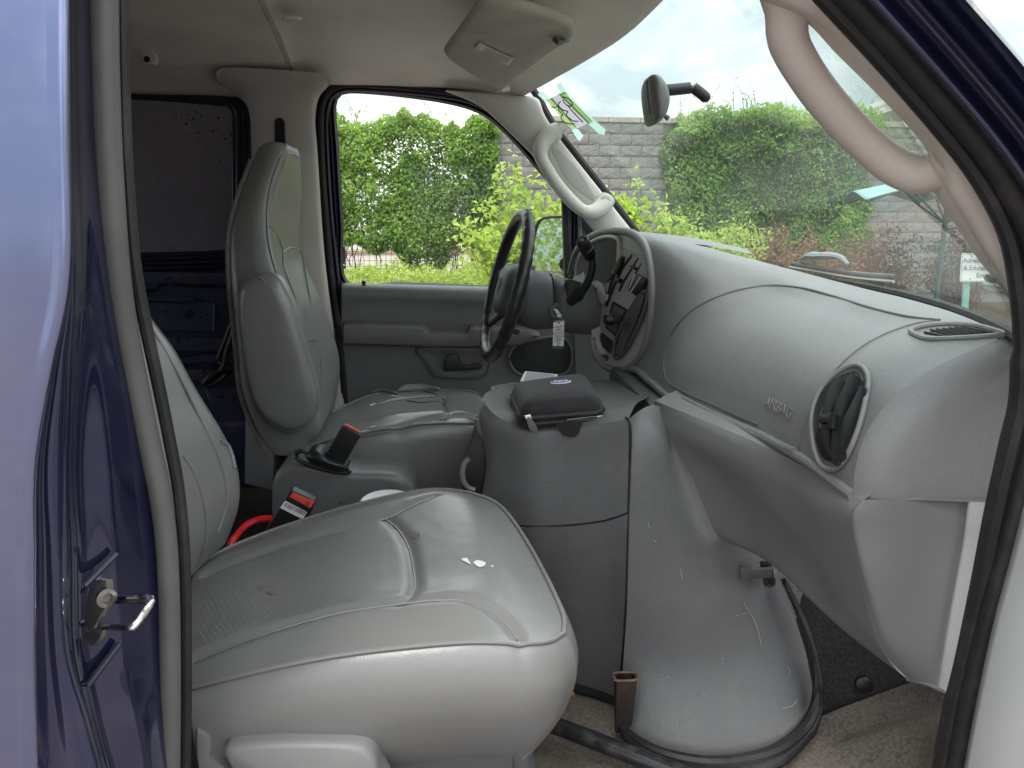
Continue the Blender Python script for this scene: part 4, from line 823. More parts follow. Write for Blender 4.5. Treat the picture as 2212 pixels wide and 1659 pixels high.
# ---- round end vent
VP = [(1868, 800), (1880, 830), (1868, 900), (1848, 960), (1826, 1000), (1802, 1014), (1778, 1002), (1764, 968), (1758, 920), (1762, 880), (1780, 840), (1810, 810), (1845, 794)]
vent = empty('air_vent', parent=VAN); vent['label'] = 'oval end vent in the passenger side of the dashboard'
vo = [on_dash(x, y, off=.004) for x, y in VP]; ring_c = cat(vo, 60, closed=True); part('vent_rim', MB().tube(ring_c, .0036, 10, closed=True, upv=(1, 0, 0)), plastic, vent)
vc = ring_c.mean(0); rel = ring_c - vc; vn_ = np.linalg.svd(rel, full_matrices=False)[2][2]; vn_ = vn_ if vn_[0] < 0 else -vn_
inn = vc + rel * .88; g = [inn, inn - vn_ * .012, vc + rel * .84 - vn_ * .03]; mb = MB().grid(np.array(g), cv=True)
part('vent_bore', mb, plastic_dk, vent); mb = MB(); bk = vc + rel * .86 + vn_ * .0015; mb.v = [tuple(q) for q in bk]; mb.f = [tuple(range(60))]; part('vent_back', mb, void, vent, smooth=False)
def VPt(x, y, o):
    d = ray(x, y); o0 = np.array((0, 0, CZ)); q = vc + vn_ * o; return o0 + d * (np.dot(q - o0, vn_) / np.dot(d, vn_))
for px in ([(1806, 820), (1818, 816), (1826, 830), (1800, 880), (1790, 960), (1800, 985), (1786, 978), (1772, 940), (1776, 880), (1790, 836)], [(1838, 806), (1852, 812), (1862, 822), (1836, 880), (1818, 920), (1812, 1000), (1796, 996), (1796, 940), (1804, 870), (1820, 830)], [(1866, 832), (1870, 850), (1856, 910), (1838, 960), (1816, 996), (1814, 960), (1816, 910), (1830, 870), (1850, 838)]):
    part('vent_slat', MB().prism(list(cat([VPt(x, y, .006 + .000 * x) for x, y in px], 40, closed=True)), tuple(-vn_ * .004)), black, vent, bevel=.001)
part('vent_tab', MB().prism([VPt(x, y, .012) for x, y in ((1768, 894), (1786, 893), (1790, 890), (1802, 892), (1796, 926), (1784, 925), (1786, 912), (1766, 912))], tuple(-vn_ * .008)), black, vent, bevel=.002)
# ---- speaker grille on top of the dash
gp = [(1968, 716), (2000, 706), (2060, 702), (2110, 706), (2150, 716), (2168, 724), (2140, 728), (2080, 732), (2020, 734), (1990, 730)]
gr = empty('speaker_grille', parent=VAN); part('grille_rim', MB().tube(cat([on_dash(x, y, off=.001) for x, y in gp], 50, closed=True), .004, 8, closed=True), plastic, gr)
for k in range(7):
    t = k / 6; x0, y0 = 1990 + 80 * t, 715 - 8 * t + (4 if k == 0 else 0); x1, y1 = 2050 + 92 * t, 729 - 9 * t
    part('grille_slot', MB().tube([on_dash(x0 + 8, y0, off=.0012), on_dash(x1, y1, off=.0012)], .0022, 6, asp=.6), void, gr)
# ---- lower dash: knee panel below the airbag
ld = empty('lower_dash_panel', parent=VAN)
Ltop = [P(1862, 1082, .85), P(1800, 1046, .92), P(1730, 1004, 1.0), P(1620, 950, 1.12), P(1500, 900, 1.27), P(1415, 866, 1.38)]
r1 = [P(1836, 1108, .86), P(1780, 1070, .93), P(1710, 1022, 1.02), P(1600, 966, 1.13), P(1490, 915, 1.27), P(1415, 882, 1.38)]
r2 = [P(1838, 1160, .865), P(1770, 1110, .94), P(1700, 1060, 1.03), P(1600, 1010, 1.13), P(1500, 960, 1.25), P(1440, 930, 1.33)]
r3 = [P(1862, 1270, .868), P(1790, 1210, .95), P(1720, 1150, 1.03), P(1640, 1090, 1.12), P(1560, 1040, 1.21), P(1490, 1020, 1.28)]
r4 = [P(1900, 1395, .872), P(1830, 1320, .95), P(1770, 1260, 1.03), P(1700, 1200, 1.10), P(1620, 1150, 1.18), P(1535, 1130, 1.25)]
r5 = [P(1960, 1466, .878), P(1880, 1408, .95), P(1800, 1342, 1.03), P(1720, 1268, 1.10), P(1650, 1208, 1.18), P(1560, 1165, 1.25)]
r6 = [tuple(np.array(q) + np.array((.03, .015, .005))) for q in r5]; r7 = [tuple(np.array(q) + np.array((.12, .03, .05))) for q in r5]
part('knee_panel', MB().grid(patch([Ltop, r1, r2, r3, r4, r5, r6, r7], 50, 70)), plastic_s, ld, sharp=0)
up = [tuple(np.array(q) + np.array((.03, .01, .012))) for q in Ltop]; part('top_ledge', MB().grid(patch([Ltop, up, [tuple(np.array(q) + np.array((.08, .02, .03))) for q in Ltop]], 40, 10)), plastic_s, ld, sharp=0)
e1 = [P(1862, 1082, .85), P(1836, 1108, .86), P(1838, 1160, .865), P(1862, 1270, .868), P(1900, 1395, .872), P(1960, 1466, .878)]
e2 = [P(1872, 1080, .842), P(1856, 1110, .846), P(1860, 1160, .85), P(1886, 1270, .852), P(1926, 1395, .856), P(1976, 1468, .862)]
e3 = [P(1960, 1080, .830), P(1960, 1115, .832), P(1965, 1165, .834), P(1970, 1270, .838), P(1985, 1390, .842), P(2000, 1475, .848)]
e4 = [P(2090, 1084, .822), P(2085, 1125, .822), P(2078, 1175, .824), P(2058, 1280, .826), P(2036, 1400, .83), P(2022, 1484, .836)]
e5 = [P(2098, 1084, .812), P(2092, 1125, .812), P(2086, 1175, .814), P(2066, 1280, .816), P(2044, 1400, .82), P(2030, 1486, .826)]
e6 = [P(2150, 1086, .806), P(2144, 1130, .806), P(2134, 1180, .808), P(2110, 1290, .810), P(2076, 1410, .814), P(2054, 1498, .82)]
part('side_face', MB().grid(patch([e1, e2, e3, e4], 50, 50)), plastic_s, ld, sharp=0)
part('sill_strip', MB().grid(patch([e4, e5, e6], 50, 14)), door_w, ld, sharp=0)
part('side_ledge', MB().grid(np.array([cat([P(1862, 1082, .85), P(1960, 1080, .83), P(2150, 1086, .806)], 20), cat([P(1872, 1072, .88), P(1960, 1072, .87), P(2160, 1076, .85)], 20)])), plastic_s, ld, sharp=0)
part('knee_panel_bottom', MB().tube(cat([P(1960, 1466, .878), P(2000, 1476, .85), P(2022, 1485, .836), P(2052, 1497, .822)], 20), .003, 8), plastic_s, ld)
# ================================================================== engine cover between the seats
ec = empty('engine_cover', parent=VAN); ec['label'] = 'grey moulded engine cover with cup tray and storage slot'
# near face: columns from the rear edge forward, rows from the top edge down
rows = [[P(1046, 872, 1.44), P(1075, 900, 1.40), P(1130, 922, 1.372), P(1200, 924, 1.352), P(1290, 914, 1.323), P(1352, 904, 1.30)],
        [P(1034, 905, 1.43), P(1062, 925, 1.395), P(1130, 938, 1.36), P(1210, 938, 1.34), P(1300, 925, 1.31), P(1360, 915, 1.285)],
        [P(1050, 1000, 1.425), P(1075, 1000, 1.395), P(1140, 1005, 1.355), P(1215, 1005, 1.335), P(1300, 1000, 1.305), P(1361, 1000, 1.28)],
        [P(1035, 1100, 1.425), P(1075, 1120, 1.39), P(1140, 1133, 1.35), P(1215, 1132, 1.325), P(1300, 1122, 1.295), P(1359, 1105, 1.27)]]
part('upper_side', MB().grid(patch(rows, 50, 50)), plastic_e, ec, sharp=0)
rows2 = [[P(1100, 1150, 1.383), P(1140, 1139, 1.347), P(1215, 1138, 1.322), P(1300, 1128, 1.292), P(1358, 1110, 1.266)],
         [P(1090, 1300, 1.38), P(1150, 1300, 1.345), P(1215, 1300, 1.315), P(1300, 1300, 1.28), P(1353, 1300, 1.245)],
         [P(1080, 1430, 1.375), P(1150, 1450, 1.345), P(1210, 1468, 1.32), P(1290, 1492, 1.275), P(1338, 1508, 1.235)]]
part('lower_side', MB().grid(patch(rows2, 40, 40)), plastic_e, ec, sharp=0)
part('panel_gap', MB().tube(cat([P(1040, 1108, 1.424), P(1075, 1126, 1.388), P(1140, 1137, 1.349), P(1215, 1136, 1.325), P(1300, 1126, 1.295), P(1358, 1108, 1.27)], 40), .0022, 6), void, ec)
part('panel_gap', MB().tube(cat([P(1352, 902, 1.30), P(1361, 918, 1.283), P(1361, 1000, 1.279), P(1358, 1110, 1.268), P(1353, 1300, 1.244), P(1338, 1510, 1.233)], 50), .0026, 6), void, ec)
part('floor_gap', MB().tube(cat([P(1080, 1436, 1.37), P(1200, 1474, 1.318), P(1290, 1500, 1.272), P(1345, 1520, 1.23)], 30), .009, 8), void, ec)
# slanted foot-well side ahead of the shut line
rows3 = [[P(1358, 905, 1.30), P(1390, 882, 1.34), P(1420, 876, 1.36), P(1460, 900, 1.37), P(1520, 960, 1.36)],
         [P(1363, 1000, 1.278), P(1400, 960, 1.29), P(1440, 960, 1.30), P(1490, 1010, 1.32), P(1560, 1060, 1.33)],
         [P(1360, 1110, 1.265), P(1410, 1100, 1.265), P(1470, 1100, 1.27), P(1530, 1130, 1.28), P(1620, 1160, 1.30)],
         [P(1355, 1300, 1.24), P(1420, 1300, 1.23), P(1500, 1290, 1.225), P(1590, 1280, 1.235), P(1690, 1270, 1.26)],
         [P(1345, 1450, 1.225), P(1430, 1460, 1.205), P(1520, 1450, 1.195), P(1640, 1430, 1.20), P(1738, 1400, 1.22)],
         [P(1340, 1540, 1.205), P(1430, 1590, 1.145), P(1540, 1610, 1.125), P(1680, 1580, 1.135), P(1758, 1500, 1.185)],
         [PZ(1330, 1572, .757), PZ(1420, 1622, .757), PZ(1545, 1642, .757), PZ(1690, 1606, .762), P(1768, 1512, 1.175)]]
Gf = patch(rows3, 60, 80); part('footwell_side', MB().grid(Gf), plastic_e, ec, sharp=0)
part('cover_neck', MB().box((.50, 1.60, 1.15), (.28, .40, .26)), plastic_dk, ec, bevel=.02)
scm = mat('pale_scratch', (.36, .36, .36), .7); rs = random.Random(8)
# rubber skirt round its foot
sk = [(1335, 1562), (1380, 1602), (1440, 1632), (1520, 1648), (1600, 1644), (1680, 1622), (1740, 1572), (1766, 1510), (1762, 1440), (1745, 1370), (1715, 1300), (1690, 1250)]
sy = [1.195, 1.17, 1.155, 1.142, 1.138, 1.14, 1.155, 1.175, 1.195, 1.215, 1.24, 1.26]
skc = cat([np.array(PZ(x, y, .764)) if y > 1555 else np.array(P(x, y, Y - .02)) for (x, y), Y in zip(sk, sy)], 70); part('skirt_bead', MB().tube(skc, list(np.interp(np.linspace(0, 1, 70), [0, .2, .6, 1], [.006, .012, .012, .004])), 10), rubber_b, ec)
o_ = skc + np.array((.0, -.03, -.02)) * np.interp(np.linspace(0, 1, 70), [0, .3, .65, 1], [.9, 1, .7, .3])[:, None]; o_[:, 2] = np.maximum(o_[:, 2], .756); part('skirt_flange', MB().grid(np.array([cat([skc[i], (skc[i] + o_[i]) / 2 + np.array((0, -.004, .006)), o_[i]], 8) for i in range(70)])), rubber_b, ec, sharp=0, solid=.004)
# top tray
trow = [[P(1046, 872, 1.44), P(1075, 900, 1.40), P(1130, 922, 1.372), P(1200, 924, 1.352), P(1290, 914, 1.323), P(1358, 904, 1.30)],
        [P(1044, 858, 1.46), P(1080, 886, 1.43), P(1135, 900, 1.40), P(1200, 902, 1.39), P(1290, 892, 1.37), P(1375, 872, 1.36)],
        [P(1054, 846, 1.50), P(1090, 866, 1.50), P(1140, 878, 1.49), P(1200, 879, 1.48), P(1290, 872, 1.46), P(1400, 858, 1.44)],
        [P(1080, 838, 1.60), P(1110, 842, 1.62), P(1160, 846, 1.62), P(1220, 846, 1.62), P(1300, 840, 1.6), P(1410, 845, 1.56)],
        [P(1110, 828, 1.76), P(1140, 828, 1.80), P(1180, 828, 1.80), P(1240, 826, 1.80), P(1310, 820, 1.80), P(1420, 820, 1.75)],
        [P(1120, 880, 1.84), P(1140, 860, 1.86), P(1180, 860, 1.87), P(1240, 858, 1.87), P(1310, 852, 1.87), P(1420, 850, 1.85)]]
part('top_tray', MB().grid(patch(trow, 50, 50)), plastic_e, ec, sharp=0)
for x, y, Y, rx in ((1092, 868, 1.53, .045), (1100, 842, 1.66, .035)):
    cpt = np.array(P(x, y, Y)); part('cup_well', MB().lathe(cpt + np.array((0, 0, .004)), (0, 0, 1), [(0, rx + .006), (.0025, rx), (-.001, rx - .008), (-.003, rx - .02), (-.003, 0)], 28), plastic_dk, ec)
part('storage_slot', MB().prism(list(cat([P(x, y, 1.332 - (x - 1200) * .0003) for x, y in ((1204, 914), (1254, 910), (1252, 928), (1242, 943), (1222, 942), (1207, 930))], 30, closed=True)), (0, -.002, 0)), void, ec)
# rear opening with black cup-holder insert
bi = [(1033, 905), (1040, 940), (1062, 955), (1066, 1000), (1050, 1050), (1040, 1085), (1020, 1075), (1000, 1062), (996, 1020), (1006, 985), (1020, 950), (1028, 920)]
part('black_insert', MB().prism(list(cat([P(x, y, 1.432) for x, y in bi], 50, closed=True)), (0, .04, 0)), black, ec, bevel=.003)
part('insert_edge', MB().tube(cat([P(x, y, 1.428) for x, y in ((1030, 905), (1038, 935), (1058, 950), (1067, 965), (1068, 1000), (1056, 1040), (1044, 1080), (1030, 1080))], 40), .006, 8, upv=(0, 1, 0)), plastic_dk, ec)
part('cup_ring', MB().tube(cat([P(x, y, 1.43) for x, y in ((1013, 990), (1003, 1002), (999, 1020), (1002, 1040), (1012, 1053), (1026, 1058))], 30), .0055, 8, upv=(0, 1, 0)), plastic_s, ec)
part('rear_face', MB().prism([P(1048, 900, 1.46), P(1030, 960, 1.46), P(1010, 1060, 1.46), P(995, 1400, 1.46), P(1120, 1400, 1.40)], (0, .10, 0)), plastic_dk, ec)
# side latch and floor bracket
lt = empty('latch', parent=VAN); part('lever', MB().prism([P(1594, 1220, 1.225), P(1618, 1220, 1.225), P(1622, 1226, 1.225), P(1664, 1222, 1.235), P(1664, 1244, 1.235), P(1622, 1246, 1.225), P(1616, 1252, 1.225), P(1596, 1250, 1.225)], (0, -.010, 0)), plastic_dk, lt, bevel=.003)
part('plate', MB().prism([P(1640, 1212, 1.24), P(1664, 1210, 1.24), P(1672, 1250, 1.24), P(1662, 1266, 1.24), P(1650, 1264, 1.24)], (0, -.004, 0)), rust, lt, bevel=.001); part('hook', MB().tube(cat([P(x, y, 1.225) for x, y in ((1654, 1248), (1656, 1262), (1664, 1266), (1672, 1260), (1672, 1248))], 20), .0028, 8), rust, lt)
bk_ = empty('floor_bracket', parent=VAN); A0 = np.array(P(1353, 1462, 1.17)); w_ = .016
o = [(-.019, -.010), (.015, -.010), (.019, .0), (.015, .012), (-.019, .012), (-.021, 0)]; mb = MB(); ringT = [A0 + np.array((a, b, 0)) for a, b in o]; base = [np.array(P(1348, 1560, 1.16)) + np.array((a * .8, b * .8, 0)) for a, b in o]; ba2 = [np.array(P(1340, 1580, 1.16)) + np.array((a * .45, b * .4, 0)) for a, b in o]
part('tube', MB().grid(np.array([[A0 + np.array((a * .8, b * .75, -.02)) for a, b in o], [A0 + np.array((a * .82, b * .8, 0)) for a, b in o], ringT, base, ba2]), cv=True), rust, bk_, sharp=30)
part('lip', MB().tube(cat(ringT, 30, closed=True), .0022, 6, closed=True), mat('rusted_edge', (.16, .09, .055), .7, .3, 40), bk_)

# scratches and scuffs worn into the engine cover
def on_gf(x, y, off=.0008):
    d = ray(x, y); d = d / np.linalg.norm(d); o = np.array((0, 0, CZ)); W = Gf.reshape(-1, 3) - o; t = W @ d; dist = np.linalg.norm(W - t[:, None] * d, axis=1); k = int(np.argmin(dist)); return o + d * (t[k] - .004)
mb = MB()
for px in ([(1606, 1300), (1618, 1322), (1632, 1345), (1640, 1372), (1644, 1395)], [(1590, 1330), (1596, 1328)], [(1604, 1326), (1612, 1324)], [(1700, 1440), (1706, 1446), (1704, 1462)], [(1520, 1500), (1522, 1504)], [(1470, 1230), (1474, 1252)], [(1400, 1130), (1404, 1142)], [(1412, 1165), (1418, 1172)], [(1440, 1460), (1443, 1464)], [(1560, 1420), (1562, 1426)], [(1690, 1530), (1712, 1524), (1722, 1512)]):
    mb.tube(cat([on_gf(x, y) for x, y in px], 10), .0006, 4)
part('scratches', mb, scm, ec, kind='stuff')
# ================================================================== driver's door
dd = empty('door', parent=VAN); dd['label'] = "closed driver's door with grey panel, armrest and side window"
YD = 2.42
def out_px(pts, Y, n=90, closed=True): return cat([P(x, y, Y) for x, y in pts], n, closed=closed)
# window opening (picture points round the daylight opening)
WO = [(752, 606), (742, 480), (733, 330), (727, 240), (731, 214), (748, 203), (800, 204), (880, 212), (960, 224), (1020, 240), (1062, 264), (1112, 312), (1160, 368), (1200, 412), (1219, 440), (1221, 520), (1224, 622), (1140, 620), (1000, 614), (860, 609)]
part('glass', MB().add([P(x, y, 2.452) for x, y in WO], [tuple(range(len(WO)))]), side_m, dd, smooth=False)
def ring(inner, outer, Yi, Yo, m, name, dep=None):
    a = out_px(inner, Yi, 120); b = out_px(outer, Yo, 120); mid = (a + b) / 2; mid[:, 1] = min(Yi, Yo) - .008
    return part(name, MB().grid(np.array([a, mid, b]), cv=True), m, dd, sharp=40)
def grow(pts, d, cx=960, cy=430):
    o = []; n = len(pts)
    for i in range(n):
        p, q, r = pts[i - 1], pts[i], pts[(i + 1) % n]; tx, ty = r[0] - p[0], r[1] - p[1]; l = math.hypot(tx, ty); nx, ny = -ty / l, tx / l
        if (q[0] - cx) * nx + (q[1] - cy) * ny < 0: nx, ny = -nx, -ny
        o.append((q[0] + nx * d, q[1] + ny * d))
    return o
ring(WO, grow(WO, 9), 2.450, 2.440, rubber_b, 'glass_channel'); ring(grow(WO, 8), grow(WO, 20), 2.442, 2.432, rub_n, 'window_frame'); ring(grow(WO, 19), grow(WO, 32), 2.434, 2.426, rubber_b, 'frame_seal')
# navy upper door frame: everything between window and opening
OUT = [(700, 1150), (742, 900), (722, 640), (700, 420), (690, 270), (694, 225), (712, 190), (760, 176), (900, 182), (1050, 203), (1130, 240), (1220, 340), (1290, 440), (1340, 540), (1400, 760), (1400, 1150)]
a = out_px(grow(WO, 24), 2.438, 140); b = []
for q in a:      # project outwards to a bigger outline
    c = np.array(P(960, 430, 2.438)); d = q - c; b.append(c + d * 1.22 + np.array((0, .01, 0)))
part('upper_frame', MB().grid(np.array([a, np.array(b)]), cv=True), rub_n, dd, sharp=0)
part('frame_edge', MB().tube(cat([P(x, y, 2.415) for x, y in ((748, 900), (738, 760), (716, 600), (700, 430), (692, 280), (696, 224), (716, 192), (760, 181), (900, 190), (1000, 204), (1060, 226))], 70), .011, 10, upv=(0, 1, 0)), rubber_b, dd)
part('frame_edge', MB().tube(cat([P(x, y, 2.425) for x, y in ((762, 900), (748, 760), (730, 600), (714, 430), (706, 280), (710, 228), (726, 202), (770, 193), (900, 202), (1000, 216), (1060, 240))], 70), .006, 8, upv=(0, 1, 0)), rub_n, dd)
# mirror sail, divider post and small fixed pane
part('divider', MB().prism([P(1214, 425, 2.425), P(1226, 436, 2.425), P(1232, 640, 2.425), P(1222, 640, 2.425)], (0, .03, 0)), rubber_b, dd, bevel=.003)
part('sail_panel', MB().prism([P(1224, 425, 2.43), P(1262, 470, 2.43), (P(1330, 560, 2.43)), P(1330, 660, 2.43), P(1228, 660, 2.43)], (0, .02, 0)), rub_n, dd, bevel=.003)
part('pillar_post', MB().tube([P(1252, 470, 2.40), P(1256, 640, 2.40)], .006, 8), door_pl, dd)
# inner panel: top roll, upper panel, armrest, lower panel (profile in Y, picture rows)
xs = [738, 760, 860, 960, 1060, 1160, 1260, 1340]
def drow(y0, slope, Y): return [P(x, y0 + slope * (x - 740), Y) for x in xs]
rows = [drow(610, .030, 2.436), drow(614, .030, 2.412), drow(622, .032, 2.396), drow(636, .034, 2.390), drow(646, .034, 2.394), drow(660, .036, 2.400), drow(690, .04, 2.404), drow(700, .04, 2.406), drow(760, .04, 2.408), drow(830, .02, 2.41), drow(940, .0, 2.415), drow(1150, 0, 2.42)]
part('inner_panel', MB().grid(patch(rows, 50, 120)), door_pl, dd, sharp=0, label='dark grey lower and upper door panel')
# armrest with the stepped pull cut
top = [(748, 694), (800, 694), (915, 699), (925, 712), (1006, 714), (1016, 700), (1070, 703), (1150, 708), (1162, 716)]; bot = [(750, 742), (900, 746), (1050, 747), (1120, 744), (1160, 722)]
T = lin([P(x, y, 2.40) for x, y in top], 60); Bt = lin([P(x, y, 2.40) for x, y in bot], 60); g = []
for s, dy in ((0, .004), (.02, -.03), (.12, -.058), (.5, -.064), (.85, -.058), (.98, -.035), (1, .004)):
    r = T * (1 - s) + Bt * s; r[:, 1] += dy; g.append(r)
part('armrest', MB().grid(np.array(g)), mat('armrest_vinyl', (.13, .129, .12), .45, .06, 8, .2, 300, 'leather', dirt=(.10, .09, .075), dirt_amt=.3, dscale=12), dd, sharp=50)
# handle bezel and lever
bz = [(906, 750), (1050, 752), (1057, 766), (1054, 796), (1042, 812), (1010, 816), (950, 814), (932, 804), (918, 780)]
o = out_px(bz, 2.402, 60); part('handle_bezel', MB().tube(o, .004, 8, closed=True), plastic_dk, dd)
o2 = out_px(grow(bz, -6, 985, 780), 2.396, 60); c0 = np.array(P(985, 780, 2.418)); g = [out_px(bz, 2.4035, 60), o2, o2 * .8 + c0 * .2 + np.array((0, .004, 0)), o2 * .4 + c0 * .6]
part('handle_cup', MB().grid(np.array(g), cv=True), door_pl, dd, sharp=0)
hnd = part('door_handle', MB().prism(out_px([(958, 800), (962, 774), (972, 767), (990, 767), (996, 782), (1010, 790), (1034, 786), (1040, 791), (1036, 797), (1000, 800), (975, 801)], 2.386, 50), (0, .018, 0)), black, dd, bevel=.003)
# lock pin
part('lock_pin', MB().lathe(P(786, 616, 2.418), (0, 0, 1), [(-.01, .004), (.004, .004), (.006, .0065), (.011, .007), (.014, .004), (.0145, 0)], 16), black, dd); part('pin_collar', MB().lathe(P(786, 616, 2.418), (0, 0, 1), [(-.004, .011), (.0015, .011), (.002, .006)], 16), black, dd)
# speaker grille
sp = [(1103, 778), (1108, 756), (1130, 742), (1170, 733), (1205, 730), (1225, 742), (1232, 768), (1226, 796), (1205, 808), (1150, 810), (1118, 802)]
spk = mat('speaker_mesh', (.022, .024, .026), .7, .1, 10, .8, 420, 'leather'); so_ = part('speaker_grille', MB().prism(out_px(sp, 2.392, 60), (0, .02, 0)), spk, dd, bevel=.004)
part('grille_rim', MB().tube(out_px(grow(sp, 3, 1168, 770), 2.397, 60), .005, 8, closed=True), door_pl, so_)
# driver's side kick panel ahead of the door
part('kick_panel', MB().prism([P(1240, 700, 2.36), P(1420, 690, 2.30), P(1420, 1000, 2.30), P(1250, 1000, 2.36)], (0, .02, 0)), door_pl)
# ---- outside mirror
mg = mat('mirror_glass', (.72, .78, .76), .02, .0, metal=1); sm = empty('side_mirror', parent=VAN)
mo = [(1152, 580), (1153, 540), (1160, 500), (1168, 480), (1184, 473), (1230, 472), (1252, 476), (1252, 590), (1200, 586)]
mn_ = np.array((-.86, -.51, .04)); mc_ = np.array(P(1195, 530, 2.78))
def mp_(x, y): d = ray(x, y); o_ = np.array((0, 0, CZ)); return o_ + d * (np.dot(mc_ - o_, mn_) / np.dot(d, mn_))
o = cat([mp_(*q) for q in mo], 60, closed=True); part('glass', MB().add(list(o), [tuple(range(60))]), mg, sm, smooth=False)
o2 = cat([mp_(*q) for q in grow(mo, 5, 1200, 530)], 60, closed=True); g = [o + np.array((0, .002, 0)), o2 + np.array((-.004, -.008, 0)), o2 + np.array((.02, .02, 0)), o2 * .92 + o2.mean(0) * .08 + np.array((.09, .05, 0)), o2 * .5 + o2.mean(0) * .5 + np.array((.13, .06, 0))]
part('housing', MB().grid(np.array(g), cv=True), black, sm); part('arm', MB().tube([P(1222, 570, 2.50), P(1222, 578, 2.82)], .022, 10), black, sm)
# ================================================================== seats
def seam_press(G, seams, depth=.006, width=.008, up=(0, 0, 1)):
    V = G.reshape(-1, 3)
    for s in seams:
        s = np.asarray(s); a, b = s[:-1], s[1:]; d = b - a; L2 = (d ** 2).sum(1) + 1e-12; best = np.full(len(V), 9.)
        for i in range(len(a)):
            t = np.clip(((V - a[i]) @ d[i]) / L2[i], 0, 1); best = np.minimum(best, np.linalg.norm(V - a[i] - t[:, None] * d[i], axis=1))
        V -= np.array(up) * (depth * np.exp(-(best / width) ** 2))[:, None]
    return V.reshape(G.shape)
def coons(N, Fc, Rr, Fr, nu, nv):
    """N near, Fc far (both rear->front), Rr rear, Fr front (both near->far)"""
    N, Fc, Rr, Fr = cat(N, nu), cat(Fc, nu), cat(Rr, nv), cat(Fr, nv); u = np.linspace(0, 1, nu)[:, None, None]; v = np.linspace(0, 1, nv)[None, :, None]
    return (1 - v) * N[:, None] + v * Fc[:, None] + (1 - u) * Rr[None] + u * Fr[None] - ((1 - u) * (1 - v) * N[0] + u * (1 - v) * N[-1] + (1 - u) * v * Fc[0] + u * v * Fc[-1])
def on_grid(Gs, x, y, off=0.):
    d = ray(x, y); d = d / np.linalg.norm(d); o = np.array((0, 0, CZ)); V = Gs.reshape(-1, 3); W = V - o; t = W @ d; dist = np.linalg.norm(W - t[:, None] * d, axis=1)
    m = dist.min(); k = np.where(dist < m + .004)[0]; k = k[np.argmin(t[k])] ; i, j = divmod(k, Gs.shape[1]); i0, i1 = max(i - 1, 0), min(i + 1, Gs.shape[0] - 1); j0, j1 = max(j - 1, 0), min(j + 1, Gs.shape[1] - 1)
    n = np.cross(Gs[i1, j] - Gs[i0, j], Gs[i, j1] - Gs[i, j0]); n /= np.linalg.norm(n) + 1e-12
    if np.dot(n, d) > 0: n = -n
    den = np.dot(d, n)
    if abs(den) < .08: return V[k] + n * off
    return o + d * (np.dot(V[k] - o, n) / den) + n * off
def cushion(seat, N, Fc, Rr, Fr, crown, seams_px, skirt, m, name='cushion', press=.007, wid=.009, closed_rear=True, seam_r=.0016):
    G = coons(N, Fc, Rr, Fr, 110, 90); u = np.linspace(0, 1, 110)[:, None]; v = np.linspace(0, 1, 90)[None]
    G[..., 2] += crown(u, v); G0 = G.copy(); seams = [cat([on_grid(G0, x, y) for x, y in s], 40) for s in seams_px]
    G = seam_press(G, seams, press, wid)
    for i in range(110):
        for j in range(0, 90):
            e = min(i, 109 - i, j, 89 - j) / 8.
            if e > .15: G[i, j, 2] += min(1, e) * (.0014 * nz(G[i, j], 11) + .0004 * nz(G[i, j], 45))
    mb = MB().grid(G); path = np.vstack([G[:, 0], G[-1, 1:], G[::-1, -1][1:], ]); cen = path.mean(0); n = len(path)
    tang = np.gradient(path, axis=0); k = np.ones(9) / 9; nr = np.stack([tang[:, 1], -tang[:, 0], 0 * tang[:, 0]], 1); nr /= np.linalg.norm(nr, axis=1)[:, None] + 1e-9
    for c_ in range(2): nr[:, c_] = np.convolve(np.pad(nr[:, c_], 4, 'edge'), k, 'valid')
    if np.mean(np.sum(nr * (path - cen), 1)) < 0: nr = -nr
    rows = [path + nr * o + np.array((0, 0, d)) for o, d in skirt]; S = np.array([cat([r[i] for r in rows], 34) for i in range(n)])
    for i in range(n):
        for j in range(3, 34): S[i, j] += nr[i] * (.006 * nz(S[i, j], 6) * min(1, j / 12))
    mb.grid(S); o = mesh_obj(name, mb, m, seat, sharp=60)
    pipe = path + nr * .003 + np.array((0, 0, .0015)); mesh_obj('piping', MB().tube(pipe[6:-2], .0032, 8), m, o)
    for s in seams: mesh_obj('seam', MB().tube(s - np.array((0, 0, press * .85)), seam_r, 6), m, o)
    st = path + nr * (skirt[1][0] * 1.15) + np.array((0, 0, skirt[1][1] * 1.7)); L = np.r_[0, np.cumsum(np.linalg.norm(np.diff(st, axis=0), axis=1))]; mb = MB()
    for t in np.arange(.02, L[-1] * .62, .0085):
        a_ = np.array([np.interp(t, L, st[:, c_]) for c_ in range(3)]); b_ = np.array([np.interp(t + .0055, L, st[:, c_]) for c_ in range(3)]); mb.tube([a_, b_], .0015, 4)
    mesh_obj('stitching', mb, MATS.get('stitch_thread') or mat('stitch_thread', (.34, .335, .32), .6), o, kind='stuff'); return o, G
